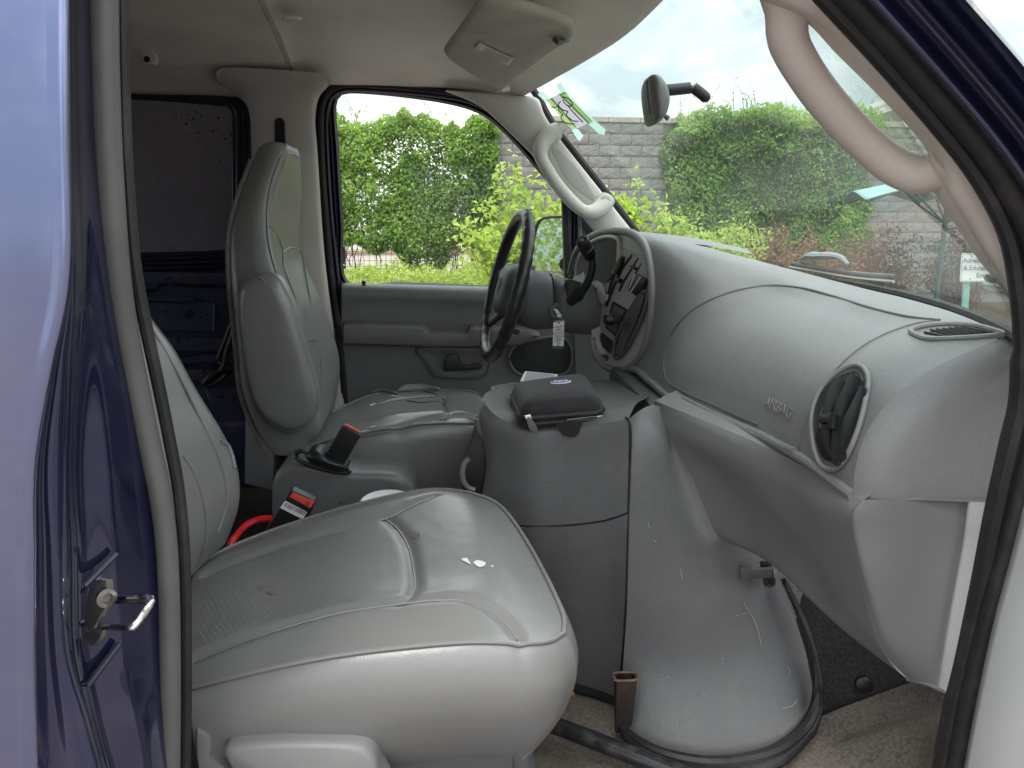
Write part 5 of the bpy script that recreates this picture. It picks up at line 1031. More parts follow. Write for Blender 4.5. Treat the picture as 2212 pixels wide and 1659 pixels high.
# ---- passenger seat
ps = empty('seat', parent=VAN); ps['label'] = 'light grey vinyl passenger seat with perforated insert'
N = [P(380, 1496, .885), P(500, 1464, .872), P(650, 1430, .866), P(800, 1406, .864), P(1000, 1387, .866), P(1120, 1388, .872), P(1180, 1385, .884), P(1214, 1368, .908)]
Fr = [P(1214, 1368, .908), P(1210, 1325, .96), P(1164, 1228, 1.08), P(1112, 1140, 1.20), P(1068, 1090, 1.29), P(1010, 1066, 1.35)]
Fc = [P(430, 1222, 1.30), P(500, 1184, 1.34), P(620, 1138, 1.375), P(780, 1090, 1.39), P(900, 1064, 1.385), P(960, 1060, 1.375), P(1010, 1066, 1.35)]
Rr = [P(380, 1496, .885), P(390, 1400, 1.0), P(405, 1300, 1.14), P(430, 1222, 1.30)]
def crown_p(u, v): return .014 * np.sin(math.pi * np.clip(v, 0, 1)) ** .6 * (np.sin(math.pi * np.clip(u * .93 + .07, 0, 1)) ** .5) + .010 * np.exp(-((v - .16) / .09) ** 2) * (u < .86) * 1. * np.clip((.86 - u) / .15, 0, 1) + .009 * np.exp(-((v - .86) / .09) ** 2) * np.clip((.9 - u) / .2, 0, 1) + .012 * np.exp(-((u - .84) / .13) ** 2) * np.sin(math.pi * v) ** .5
seams_p = [[(832, 1114), (862, 1140), (884, 1180), (894, 1230), (896, 1262), (886, 1284), (868, 1296)], [(420, 1422), (520, 1380), (620, 1346), (740, 1314), (868, 1296), (950, 1288), (1010, 1292), (1062, 1316), (1096, 1345), (1118, 1374)], [(448, 1240), (520, 1210), (640, 1168), (740, 1138), (832, 1114), (890, 1086), (940, 1066)]]
skirt = [(0, 0), (.008, -.006), (.018, -.025), (.022, -.055), (.012, -.10), (-.012, -.15), (-.05, -.20), (-.09, -.235)]
cush, Gp = cushion(ps, N, Fc, Rr, Fr, crown_p, seams_p, skirt, vinyl)
# perforation dots pressed in the insert, worn patches
dotm = mat('perforation', (.36, .355, .34), .5, .02); mb = MB()
def inside(p, poly):
    x, y = p; c = False; n = len(poly)
    for i in range(n):
        (x1, y1), (x2, y2) = poly[i], poly[i - 1]
        if (y1 > y) != (y2 > y) and x < (x2 - x1) * (y - y1) / (y2 - y1) + x1: c = not c
    return c
ins = [(q[0], q[1]) for q in [on_grid(Gp, x, y) for x, y in ((430, 1410), (600, 1345), (860, 1288), (884, 1250), (872, 1180), (830, 1125), (640, 1176), (470, 1238), (430, 1300))]]
ins2 = [(q[0], q[1]) for q in [on_grid(Gp, x, y) for x, y in ((1000, 1210), (1060, 1190), (1140, 1230), (1195, 1330), (1190, 1372), (1130, 1370), (1100, 1338), (1040, 1295))]]
us = Gp[::1].reshape(-1, 3)
for X in np.arange(-.40, .14, .0075):
    for k, Y in enumerate(np.arange(.86, 1.40, .0075)):
        xx = X + (.00375 if k % 2 else 0)
        if inside((xx, Y), ins) or inside((xx, Y), ins2):
            j = np.argmin((us[:, 0] - xx) ** 2 + (us[:, 1] - Y) ** 2); mb.disc((xx, Y, us[j, 2] + .0007), (0, 0, 1), .0009, 5)
mesh_obj('perforations', mb, dotm, cush, smooth=False, kind='stuff')
def blotch(name, px, m, G_, parent, off=.0012, n=30):
    pts = [on_grid(G_, x, y, off) for x, y in px]; mb = MB(); c = np.mean(pts, axis=0); mb.v = [tuple(c)] + [tuple(q) for q in pts]; mb.f = [(0, i + 1, (i + 1) % len(pts) + 1) for i in range(len(pts))]; return mesh_obj(name, mb, m, parent, smooth=False)
torn = mat('torn_white_backing', (.80, .79, .76), .8, .05); stain = mat('brown_stain', (.20, .15, .11), .7, .2, 60)
blotch('scuff', [(1022, 1216), (1030, 1211), (1041, 1213), (1050, 1217), (1046, 1224), (1036, 1227), (1028, 1222)], torn, Gp, cush); blotch('scuff', [(996, 1208), (1008, 1206), (1012, 1211), (1018, 1221), (1010, 1217), (1000, 1212)], torn, Gp, cush); blotch('scuff', [(1059, 1223), (1066, 1222), (1064, 1227)], torn, Gp, cush)
blotch('stain', [(889, 1155), (896, 1150), (906, 1153), (908, 1160), (900, 1164), (891, 1161)], stain, Gp, cush); blotch('stain', [(576, 1280), (590, 1276), (597, 1282), (588, 1287)], stain, Gp, cush); blotch('stain', [(555, 1268), (566, 1264), (572, 1272), (562, 1276)], stain, Gp, cush)
# backrest: loops stacked by height
def backrest(seat, lv, m, name='backrest', n=72, nl=60):
    L = []
    for (Z, xb, xn, xf, yn, yf, dip) in lv:
        w_ = yf - yn; pts = [(xb, yn + .03, Z), (xb * .5 + xn * .5, yn, Z), (xn - .012, yn + .006, Z), (xn, yn + .03, Z), (xn - dip * .5, yn + w_ * .22, Z), (xn * .5 + xf * .5 - dip, yn + w_ * .5, Z), (xf - dip * .5, yn + w_ * .78, Z), (xf, yf - .03, Z), (xf - .012, yf - .006, Z), (xb * .5 + xf * .5, yf, Z), (xb, yf - .03, Z), (xb - .012, (yn + yf) / 2, Z)]
        L.append(cat(pts, n, closed=True))
    L = np.array(L); G = np.array([cat(L[:, j], nl) for j in range(n)]).transpose(1, 0, 2); mb = MB().grid(G, cv=True); b = len(mb.v)
    for row, fl in ((0, 0), (nl - 1, 1)):
        c = G[row].mean(0); mb.v.append(tuple(c)); k = len(mb.v) - 1
        for j in range(n): mb.f.append((k, row * n + j, row * n + (j + 1) % n) if fl else (k, row * n + (j + 1) % n, row * n + j))
    return mesh_obj(name, mb, m, seat, sharp=60), G
fs = [P(x, y, 1.33) for x, y in ((285, 640), (322, 695), (370, 760), (420, 850), (470, 930), (500, 990), (514, 1050), (510, 1110), (486, 1175))]
lv = []
for i, q in enumerate(fs):
    X, Z = q[0], q[2]; lv.append((Z, X - .15 + .01 * i, X, X, .90, 1.365, .022))
top = fs[0]; extra = [(top[2] + .10, top[0] - .19, top[0] - .035, top[0] - .035, .95, 1.32, .012), (top[2] + .22, top[0] - .21, top[0] - .08, top[0] - .08, 1.0, 1.28, .005), (top[2] + .29, top[0] - .21, top[0] - .10, top[0] - .10, 1.02, 1.26, .0), (top[2] + .31, top[0] - .19, top[0] - .12, top[0] - .12, 1.06, 1.22, .0)]
lv = sorted(lv + extra, key=lambda a: a[0]); bo, Gb = backrest(ps, lv, vinyl)
part('seam', MB().tube(cat([on_grid(Gb, x, y, .001) for x, y in ((330, 715), (380, 800), (430, 900), (470, 985), (486, 1040), (488, 1090), (470, 1150))], 40), .0022, 6), vinyl, ps)
part('seam', MB().tube(cat([on_grid(Gb, x, y, .001) for x, y in ((395, 985), (418, 1020), (436, 1070), (444, 1120), (440, 1180), (425, 1225))], 40), .002, 6), vinyl, ps)
part('seam_fold', MB().tube(cat([on_grid(Gb, x, y, .001) for x, y in ((476, 955), (490, 962), (500, 985), (506, 1010))], 20), .004, 8), vinyl, ps)
# side shield, bracket and base under the cushion
sh = cat([P(x, y, .842) for x, y in ((486, 1612), (520, 1602), (600, 1596), (720, 1597), (780, 1604), (806, 1622), (818, 1660), (820, 1760), (480, 1760), (520, 1690), (495, 1640))], 70, closed=True)
c_ = sh.mean(0); part('side_shield', MB().grid(np.array([sh + np.array((0, .04, 0)), sh, c_ + (sh - c_) * .97 + np.array((0, -.008, 0)), c_ + (sh - c_) * .9 + np.array((0, -.011, 0)), c_ + (sh - c_) * .01 + np.array((0, -.011, 0))]), cv=True), mat('pale_shield_plastic', (.22, .215, .21), .45, .04, 8, .15, 500), ps, sharp=0)
part('seat_bracket', MB().prism([P(424, 1578, .85), P(448, 1590, .85), P(454, 1600, .85), P(454, 1640, .85), P(500, 1668, .85), P(500, 1740, .85), P(428, 1740, .85)], (0, .02, 0)), mat('bracket_plastic', (.22, .22, .22), .4), ps, bevel=.002)
part('belt_strap', MB().prism([P(405, 1500, .80), P(412, 1560, .80), P(428, 1660, .80), P(430, 1760, .80), P(405, 1760, .80)], (0, .003, 0)), black, ps)
part('seat_base', MB().box((-.13, 1.12, .84), (.40, .40, .18)), plastic_dk, ps, bevel=.02)
part('base_front', MB().tube(cat([P(1040, 1660, .95), P(1085, 1618, .95), (P(1112, 1625, .95)), P(1126, 1660, .95), P(1130, 1740, .95)], 24), .022, 12), plastic_dk, ps)
# ---- driver's seat
ds = empty('seat', parent=VAN); ds['label'] = "grey vinyl driver's seat with high back, folded armrest and torn cushion"
N = [P(640, 974, 1.835), P(717, 950, 1.825), P(781, 935, 1.82), P(859, 921, 1.82), P(953, 914, 1.822), P(1031, 914, 1.83), P(1070, 905, 1.87)]
Fr = [P(1070, 905, 1.87), P(1074, 890, 1.96), P(1062, 872, 2.10), P(1040, 857, 2.22), P(1020, 848, 2.26)]
Fc = [P(690, 905, 2.20), P(750, 876, 2.24), P(812, 853, 2.27), P(906, 846, 2.29), P(976, 844, 2.29), P(1020, 848, 2.26)]
Rr = [P(640, 974, 1.835), P(650, 950, 1.95), P(670, 925, 2.08), P(690, 905, 2.20)]
def crown_d(u, v): return .014 * np.sin(math.pi * v) ** .6 * np.sin(math.pi * np.clip(u * .93 + .07, 0, 1)) ** .5 + .012 * np.exp(-((v - .13) / .07) ** 2) * np.clip((u - .3) / .2, 0, 1) * np.clip((.92 - u) / .1, 0, 1)
seams_d = [[(760, 943), (830, 930), (890, 912), (960, 899), (1000, 896), (1022, 902), (1030, 910)], [(958, 838 + 20), (968, 885), (955, 906)]]
skirt_d = [(0, 0), (.006, -.006), (.014, -.025), (.016, -.06), (.010, -.12), (-.005, -.19), (-.03, -.26)]
dc, Gd = cushion(ds, N, Fc, Rr, Fr, crown_d, seams_d, skirt_d, vinyl_d, press=.006)
# torn vinyl: raised flaps and pale foam cracks
def flap(px, up, parent=dc, m=vinyl_d):
    b = [on_grid(Gd, x, y, .002) for x, y in px]; n = len(b); g = [np.array(b), np.array(b) + np.array([(-.01 * math.sin(math.pi * i / (n - 1)), .008, up * math.sin(math.pi * (i + .4) / n)) for i in range(n)])]; mesh_obj('torn_flap', MB().grid(np.array([cat(q, 16) for q in g])), m, parent, solid=.002)
flap([(858, 848), (880, 846), (920, 845), (950, 846)], .020); flap([(800, 852), (830, 850), (860, 856)], .012); flap([(812, 876), (850, 868), (890, 862), (940, 858)], .006)
for px in ([(820, 872), (850, 866), (880, 860), (905, 856)], [(800, 876), (812, 872), (820, 874)], [(845, 855), (870, 858), (885, 862)], [(915, 846), (940, 852), (962, 866), (956, 878)], [(770, 936), (785, 932), (800, 930)], [(800, 924), (812, 920)], [(880, 866), (910, 870), (945, 868), (955, 872)]):
    mesh_obj('tear', MB().tube(cat([on_grid(Gd, x, y, .001) for x, y in px], 16), list(np.linspace(.0035, .001, 16)), 5, asp=.5), torn if len(px) != 4 or px[0][0] in (820,) else void, dc)
# backrest
near_b = [(306, 572), (312, 557), (345, 539), (430, 508), (500, 491), (560, 489), (620, 492), (700, 500), (780, 508), (850, 516), (930, 545), (985, 578)]
near_f = [(306, 606), (312, 614), (345, 611), (430, 584), (500, 579), (560, 586), (620, 602), (700, 632), (780, 656), (850, 676), (930, 688), (985, 660)]
far_f = [(313, 640), (336, 654), (430, 656), (500, 652), (545, 652), (580, 666), (620, 685), (700, 718), (780, 736), (850, 731), (900, 716), (950, 690)]
fy = lambda y: np.interp(y, [300, 430, 560, 640, 985], [2.14, 2.17, 2.22, 2.26, 2.26]); ny = lambda y: np.interp(y, [300, 430, 560, 640, 985], [1.95, 1.90, 1.86, 1.84, 1.84])
FX = np.array([P(x, y, fy(y)) for y, x in far_f]); FX = FX[np.argsort(FX[:, 2])]
lv = []
for (y, xb), (_, xn) in zip(near_b, near_f):
    a, b = P(xb, y, ny(y)), P(xn, y, ny(y)); xf = np.interp(a[2], FX[:, 2], FX[:, 0]); yy = 479 + (y - 479) * ny(y) / fy(y); lv.append((a[2], a[0], b[0], xf - .0, ny(y), float(fy(yy)), .010 if 450 < y < 900 else .0))
lv = sorted(lv, key=lambda a: a[0]); db, Gdb = backrest(ds, lv, vinyl_d, n=84, nl=80)
for px in ([(607, 336), (590, 380), (579, 430), (576, 490), (584, 545), (600, 600), (628, 680), (655, 770), (676, 850)], [(612, 332), (630, 332), (648, 342)], [(583, 490), (592, 500), (603, 520), (610, 545), (612, 580)], [(610, 545), (625, 535), (640, 537), (652, 545)], [(612, 580), (640, 650), (660, 720), (672, 800)], [(652, 545), (668, 640), (690, 760), (696, 840)], [(660, 735), (685, 735)]):
    mesh_obj('seam', MB().tube(cat([on_grid(Gdb, x, y, .001) for x, y in px], 40), .0017, 6), vinyl_d, db)
part('back_cloth_edge', MB().tube(cat([P(x + 2, y, float(ny(y)) - .004) for y, x in near_b[2:]], 60), .005, 8, upv=(0, 1, 0)), mat('grey_felt', (.16, .15, .13), .95, .2, 50, .6, 500, 'carpet'), ds)
# folded armrest
ao = [(519, 640), (526, 612), (540, 598), (562, 590), (588, 594), (606, 612), (628, 656), (652, 722), (674, 796), (686, 850), (682, 888), (664, 916), (634, 930), (604, 924), (570, 896), (546, 850), (528, 760), (519, 690)]
A = cat([P(x, y, 1.79) for x, y in ao], 80, closed=True); c_ = A.mean(0); ar = [A + np.array((0, .055, 0)), A + np.array((0, .01, 0)), c_ + (A - c_) * .985 + np.array((0, -.006, 0)), c_ + (A - c_) * .93 + np.array((0, -.017, 0)), c_ + (A - c_) * .82 + np.array((0, -.023, 0)), c_ + (A - c_) * .5 + np.array((0, -.026, 0)), c_ + (A - c_) * .02 + np.array((0, -.027, 0))]
am = part('armrest', MB().grid(np.array([cat([r[j] for r in ar], 30) for j in range(80)]).transpose(1, 0, 2), cv=True), vinyl_d, ds, sharp=0)
part('piping', MB().tube(A + np.array((0, .004, 0)), .004, 8, closed=True, upv=(0, 1, 0)), vinyl_d, am); part('seam', MB().tube(cat([P(x, y, 1.771) for x, y in ((562, 598), (580, 620), (606, 668), (630, 730), (652, 800), (664, 850), (664, 880), (648, 905))], 50), .0022, 6), vinyl_d, am)
# seat pedestal cover, buckles
po = [(588, 1066), (590, 1040), (600, 1016), (622, 1000), (650, 996), (700, 1006), (760, 1016), (830, 1018), (870, 1026), (892, 1046), (896, 1070), (890, 1120), (700, 1160), (600, 1130)]
A = cat([P(x, y, 1.70) for x, y in po], 80, closed=True); c_ = A.mean(0); pr = [A + np.array((0, .12, 0)), A + np.array((0, .03, 0)), A, c_ + (A - c_) * .96 + np.array((0, -.014, 0)), c_ + (A - c_) * .88 + np.array((0, -.020, 0)), c_ + (A - c_) * .4 + np.array((0, -.022, 0)), c_ + (A - c_) * .02 + np.array((0, -.022, 0))]
part('pedestal_cover', MB().grid(np.array([cat([r[j] for r in pr], 28) for j in range(80)]).transpose(1, 0, 2), cv=True), plastic_s, ds, sharp=0)
part('pedestal', MB().box((-.16, 2.05, .86), (.46, .44, .24)), plastic_dk, ds, bevel=.02)
part('back_carpet', MB().prism([P(530, 900, 1.90), P(590, 985, 1.84), P(590, 1060, 1.84), P(528, 1045, 1.90)], (0, .25, 0)), plastic_s, ds, bevel=.004)
def buckle(name, pts, Y, th, topm, label, n_in=(0, 1, 0)):
    """pts: top-left, top-right, bottom-right, bottom-left in the picture"""
    b = empty(name, parent=VAN); b['label'] = label; q = [np.array(P(x, y, Y)) for x, y in pts]; part('buckle_body', MB().prism(q, (0, th, 0)), black, b, bevel=.004, seg=3); return b, q
b1, q = buckle('seat_belt_buckle', [(740, 918), (780, 940), (742, 1006), (703, 980)], 1.66, .028, red_m, "black seat belt buckle standing on a rubber boot beside the driver's seat")
e_ = (q[1] - q[0]); up_ = np.cross(e_, (0, 1, 0)); up_ /= np.linalg.norm(up_); up_ = up_ if up_[2] > 0 else -up_
part('release_button', MB().prism([q[0] + e_ * .1 + np.array((0, .004, 0)) + up_ * .0005, q[0] + e_ * .9 + np.array((0, .004, 0)) + up_ * .0005, q[0] + e_ * .9 + np.array((0, .012, 0)) + up_ * .0005, q[0] + e_ * .1 + np.array((0, .012, 0)) + up_ * .0005], tuple(up_ * .003)), red_m, b1)
for t in np.linspace(.12, .85, 9): part('slot_tooth', MB().box(q[0] + e_ * t + np.array((0, .019, 0)) + up_ * .001, (.0015, .012, .003)), plastic_dk, b1, smooth=False)
bo_ = cat([P(x, y, 1.655) for x, y in ((660, 985), (672, 974), (690, 974), (706, 986), (730, 998), (748, 1008), (748, 1016), (720, 1018), (690, 1008), (668, 998))], 50, closed=True); c_ = bo_.mean(0)
part('boot', MB().grid(np.array([bo_ + np.array((0, .05, 0)), bo_, c_ + (bo_ - c_) * .75 + np.array((0, -.012, .004)), c_ + (bo_ - c_) * .3 + np.array((0, -.018, .006)), c_ + (bo_ - c_) * .02 + np.array((0, -.018, .006))]), cv=True), black_g, b1, sharp=0)
part('boot_flange', MB().tube(cat([P(x, y, 1.668) for x, y in ((640, 982), (655, 975), (700, 1000), (752, 1014), (748, 1022), (700, 1014), (650, 996))], 40, closed=True), .005, 8, closed=True), rubber_b, b1)
b2, q = buckle('seat_belt_buckle', [(628, 1058), (682, 1082), (640, 1178), (570, 1150)], 1.44, .026, red_m, 'seat belt buckle with red button and barcode label behind the passenger seat cushion')
e_ = q[1] - q[0]; dn = q[3] - q[0]; f_ = np.array((0, -.0008, 0))
part('release_button', MB().prism([q[0] + e_ * .12 + dn * .02 + f_, q[0] + e_ * .98 + dn * .02 + f_, q[0] + e_ * .98 + dn * .17 + f_, q[0] + e_ * .10 + dn * .13 + f_], (0, -.002, 0)), red_m, b2, bevel=.001); text_mesh('S', .012, basis(q[0] + e_ * .80 + dn * .10 + np.array((0, -.0034, 0)), e_, -dn), 'lettering', black, b2, .0002)
lb = part('barcode_label', MB().prism([q[0] + e_ * .04 + dn * .24 + f_, q[0] + e_ * .96 + dn * .27 + f_, q[0] + e_ * .96 + dn * .44 + f_, q[0] + e_ * .02 + dn * .41 + f_], (0, -.0006, 0)), white_pl, b2, smooth=False)
mb = MB(); rb = random.Random(3); t = .08
while t < .92:
    w_ = rb.choice((.008, .008, .016, .022)); mb.prism([q[0] + e_ * t + dn * .265 + f_ * 2, q[0] + e_ * (t + w_) + dn * .266 + f_ * 2, q[0] + e_ * (t + w_) + dn * .355 + f_ * 2, q[0] + e_ * t + dn * .354 + f_ * 2], (0, -.0002, 0)); t += w_ + rb.choice((.010, .016, .022))
mesh_obj('bar_code', mb, black, b2, smooth=False, kind='stuff')
# driver's shoulder belt webbing behind the cushion
part('belt_webbing', MB().prism([P(722, 862, 2.33), P(738, 850, 2.33), P(752, 905, 2.30), P(728, 905, 2.30)], (0, .002, 0)), trim_g)
# ================================================================== steering wheel and column
sw = empty('steering_wheel', parent=VAN); C = np.array(P(1093, 618, 2.05)); e1 = np.array((-.10, .995, 0)); e1 /= np.linalg.norm(e1); e2 = np.array((.255, .0, .967)); e2 -= e1 * e2.dot(e1); e2 /= np.linalg.norm(e2); ax_ = np.cross(e1, e2); ax_ = ax_ if ax_[0] > 0 else -ax_
RW = .192; ring_ = [C + RW * (math.cos(a) * e1 + math.sin(a) * e2) for a in np.arange(96) * 2 * math.pi / 96]
rr_ = [.0165 + (.0012 * math.sin(i * 96 / 96 * 2.0) if 20 < i < 90 else 0) for i in range(96)]
part('rim', MB().tube(ring_, rr_, 14, closed=True, upv=tuple(ax_)), black_g, sw)
for s in (-1, 1):
    for (a0, w0) in ((R(8), .022), (R(-42), .018)):
        a = a0 if s > 0 else math.pi - a0; d = math.cos(a) * e1 + math.sin(a) * e2; pth = cat([C + d * .05 + ax_ * .03, C + d * .12 + ax_ * .022, C + d * RW], 16); part('spoke', MB().tube(pth, list(np.linspace(.026, w0 * .7, 16)), 10, upv=tuple(ax_), asp=.5), black_g, sw)
hub = [];
for h, k in ((.06, .9), (.045, 1.0), (.02, 1.04), (.0, 1.0), (-.012, .92), (-.020, .75), (-.024, .4), (-.025, .02)): hub.append([C + ax_ * (h + .005) + k * (.085 * x * e1 + .072 * y * e2) - e2 * .01 for x, y in [(math.copysign(abs(math.cos(t)) ** .6, math.cos(t)), math.copysign(abs(math.sin(t)) ** .6, math.sin(t))) for t in np.arange(48) * 2 * math.pi / 48]])
hb = part('airbag_hub', MB().grid(np.array(hub), cv=True), plastic_dk, sw, sharp=0); part('emblem', MB().lathe(C - ax_ * .019, -ax_, [(0, .024), (.002, .022), (.002, 0)], 24), black, hb)
col = empty('steering_column', parent=VAN)
def colsec(x, yt, yb, Y, hw): t, b = np.array(P(x, yt, Y)), np.array(P(x + (yb - yt) * .02, yb, Y)); m = (t + b) / 2; h = (t - b) / 2; return [m + h * math.copysign(abs(math.sin(a)) ** .7, math.sin(a)) + np.array((0, hw * math.copysign(abs(math.cos(a)) ** .7, math.cos(a)), 0)) for a in np.arange(40) * 2 * math.pi / 40]
g = [colsec(*q) for q in ((1098, 606, 640, 2.05, .03), (1100, 575, 690, 2.05, .066), (1125, 574, 702, 2.05, .082), (1150, 580, 710, 2.05, .086), (1186, 592, 708, 2.04, .084))]; part('column_shroud', MB().grid(np.array([cat([r[j] for r in g], 24) for j in range(40)]).transpose(1, 0, 2), cv=True), plastic_dk, col, sharp=0)
g = [colsec(*q) for q in ((1189, 591, 709, 2.04, .088), (1200, 594, 712, 2.03, .094), (1235, 604, 718, 2.02, .095), (1280, 616, 722, 2.02, .092), (1330, 628, 728, 2.02, .088))]; part('column_shroud', MB().grid(np.array([cat([r[j] for r in g], 24) for j in range(40)]).transpose(1, 0, 2), cv=True), plastic_dk, col, sharp=0)
part('shroud_gap', MB().grid(np.array([colsec(1185, 596, 705, 2.04, .082), colsec(1192, 596, 705, 2.04, .082)]), cv=True), void, col)
part('shroud_plug', MB().lathe(P(1150, 650, 1.963), (0, -1, 0), [(-.004, .0135), (.0008, .0135), (.001, .011), (.001, 0)], 24), plastic_dk, col)
part('hazard_button', MB().prism(list(cat([P(x, y, 2.02) for x, y in ((1130, 582), (1138, 572), (1156, 574), (1155, 583), (1140, 587))], 24, closed=True)), (0, .05, .0)), plastic_s, col, bevel=.002)
part('tilt_lever', MB().prism([P(1100, 712, 1.98), P(1124, 716, 1.98), P(1122, 722, 1.98), (P(1112, 724, 1.98))], (0, .03, 0)), black, col, bevel=.002)
part('lever_boot', MB().prism(list(cat([P(x, y, 1.925) for x, y in ((1224, 604), (1248, 608), (1266, 618), (1266, 632), (1256, 650), (1240, 656), (1228, 652), (1226, 630))], 30, closed=True)), (0, .03, 0)), void, col, bevel=.004)
sf = empty('gear_lever', parent=VAN); Ls = cat([P(x, y, Y) for x, y, Y in ((1232, 652, 1.93), (1250, 636, 1.91), (1268, 612, 1.895), (1278, 584, 1.885), (1278, 562, 1.88), (1270, 548, 1.878))], 40); part('stalk', MB().tube(Ls, list(np.linspace(.013, .0085, 40)), 12), black, sf)
ka, kb_ = np.array(P(1275, 555, 1.88)), np.array(P(1257, 519, 1.845)); d_ = kb_ - ka; ln = np.linalg.norm(d_); kn = part('knob', MB().lathe(ka, d_, [(-.006, .008), (0, .013), (.006, .016), (ln * .5, .017), (ln * .52, .0158), (ln * .55, .0172), (ln * .9, .0165), (ln, .0145), (ln + .001, .011), (ln - .001, .010), (ln - .001, 0)], 28), black, sf)
part('overdrive_button', MB().lathe(kb_ - d_ / ln * .001, d_, [(0, .006), (.003, .0055), (.0035, 0)], 16), plastic_dk, kn)
ig = part('ignition_lock', MB().lathe(P(1206, 672, 1.945), (-.25, -1, .05), [(-.02, .024), (.002, .024), (.006, .020), (.006, .012), (.002, .010), (.002, 0)], 28), plastic_dk)
# ================================================================== sun visor, rear-view mirror, wipers
vz = 1.965; vp = [(962, 112), (996, 66), (1030, 16), (1044, 7), (1062, 6), (1120, 13), (1190, 33), (1232, 50), (1242, 62), (1240, 76), (1226, 88), (1160, 134), (1104, 178), (1084, 194), (1070, 191), (1030, 168), (986, 140), (964, 122)]
def VZ(x, y, d=0): return np.array(PZ(x, y, 1.982 - .020 * min(1, max(0, (y - 50) / 130)) - d))
A = cat([VZ(x, y) for x, y in vp], 90, closed=True); c_ = A.mean(0); sv = empty('sun_visor', parent=VAN)
vr = [c_ + (A - c_) * .97 + np.array((0, 0, .016)), A + np.array((0, 0, .012)), A + np.array((0, 0, .006)), c_ + (A - c_) * .975 + np.array((0, 0, -.001)), c_ + (A - c_) * .93 + np.array((0, 0, -.003)), c_ + (A - c_) * .5 + np.array((0, 0, -.002)), c_ + (A - c_) * .01 + np.array((0, 0, -.002))]
part('visor_body', MB().grid(np.array(vr), cv=True), visor_m, sv, sharp=0)
def vlab(name, px, d, m): return part(name, MB().prism([VZ(x, y, d) for x, y in px], (0, 0, -.0005)), m, sv, smooth=False)
vlab('warning_label', [(1038, 97), (1045, 97), (1110, 127), (1098, 141), (1028, 105)], .0045, mat('white_label', (.70, .69, .64), .6)); vlab('label_header', [(1036, 92), (1044, 95), (1034, 108), (1026, 104)], .0055, mat('yellow_label', (.62, .50, .18), .6))
gl = mat('label_print', (.30, .28, .26), .7); mb = MB()
for r_ in range(5):
    for k in range(9):
        t0 = .10 + k * .095; a = np.array((1045, 99)) * (1 - t0) + np.array((1108, 128)) * t0 + np.array((-1.9, 2.2)) * (r_ + .6); b = a + np.array((4.6, 2.1))
        q = [VZ(*a, .0058), VZ(*b, .0058), VZ(b[0] - .5, b[1] + .9, .0058), VZ(a[0] - .5, a[1] + .9, .0058)]; mb.prism(q, (0, 0, -.0002))
part('label_print', mb, gl, sv, smooth=False, kind='stuff'); part('visor_hook', MB().tube(cat([VZ(1198, 86, .004), VZ(1206, 92, .016), VZ(1216, 90, .008), VZ(1226, 86, -.01)], 16), .005, 8), plastic_dk, sv)
part('visor_pivot', MB().tube([VZ(1078, 190, -.002), VZ(1096, 190, -.03)], .010, 10), trim_g, sv)
rm = empty('rearview_mirror', parent=VAN); YM = 1.60; Mc = np.array(P(1411, 219, YM)); sec = []
L = [(1400, 166), (1412, 166), (1424, 180), (1434, 205), (1436, 230), (1430, 252), (1420, 268), (1408, 272)]; Lg = [(1398, 168), (1397, 190), (1399, 220), (1402, 245), (1405, 268)]
outl = [np.array(P(x, y, YM)) for x, y in [(1398, 170), (1396, 190), (1398, 220), (1402, 248), (1406, 270), (1413, 270), (1424, 262), (1432, 246), (1436, 222), (1433, 200), (1424, 180), (1412, 167), (1403, 165)]]; o0 = cat(outl, 50, closed=True); c_ = o0.mean(0)
for dy, k in ((-.10, .02), (-.10, .4), (-.094, .7), (-.075, .9), (-.04, .99), (0, 1.0), (.05, .98), (.09, .85), (.105, .5), (.108, .02)): sec.append(c_ + (o0 - c_) * k + np.array((0, dy * .6, 0)))
part('mirror_shell', MB().grid(np.array(sec), cv=True), mat('grey_mirror_shell', (.16, .165, .16), .4, .05), rm, sharp=0)
part('mirror_rim', MB().prism([P(x, y, YM - .063) for x, y in ((1397, 172), (1403, 172), (1409, 240), (1404, 248))], (0, .01, 0)), black, rm, bevel=.002); part('lever_slot', MB().prism([P(x, y, YM - .058) for x, y in ((1414, 256), (1428, 250), (1428, 253), (1415, 260))], (0, -.004, 0)), void, rm); part('day_night_lever', MB().tube([P(1430, 246, YM - .02), P(1444, 256, YM - .02)], [.003, .0055], 10), plastic_dk, rm)
part('arm', MB().tube([P(1440, 195, YM), P(1490, 190, YM)], .0115, 16), black, rm); part('ball_joint', MB().tube([P(1436, 196, YM), P(1442, 195, YM)], .006, 10), plastic_dk, rm); part('ball_joint', MB().tube([P(1488, 190, YM), P(1500, 191, YM)], .006, 10), plastic_dk, rm); part('arm', MB().tube(cat([P(1497, 189, YM), P(1512, 200, YM), P(1527, 213, YM), P(1531, 217, YM)], 12), [.011] * 10 + [.009, .005], 16), black, rm)
Gws = np.array(rows_ws); wip = mat('wiper_black', (.02, .024, .026), .4, .1, spec=.5); wip_g = mat('wiper_grey', (.16, .19, .20), .45, .05)
def on_ws(x, y, off): return on_grid(Gws, x, y, off)
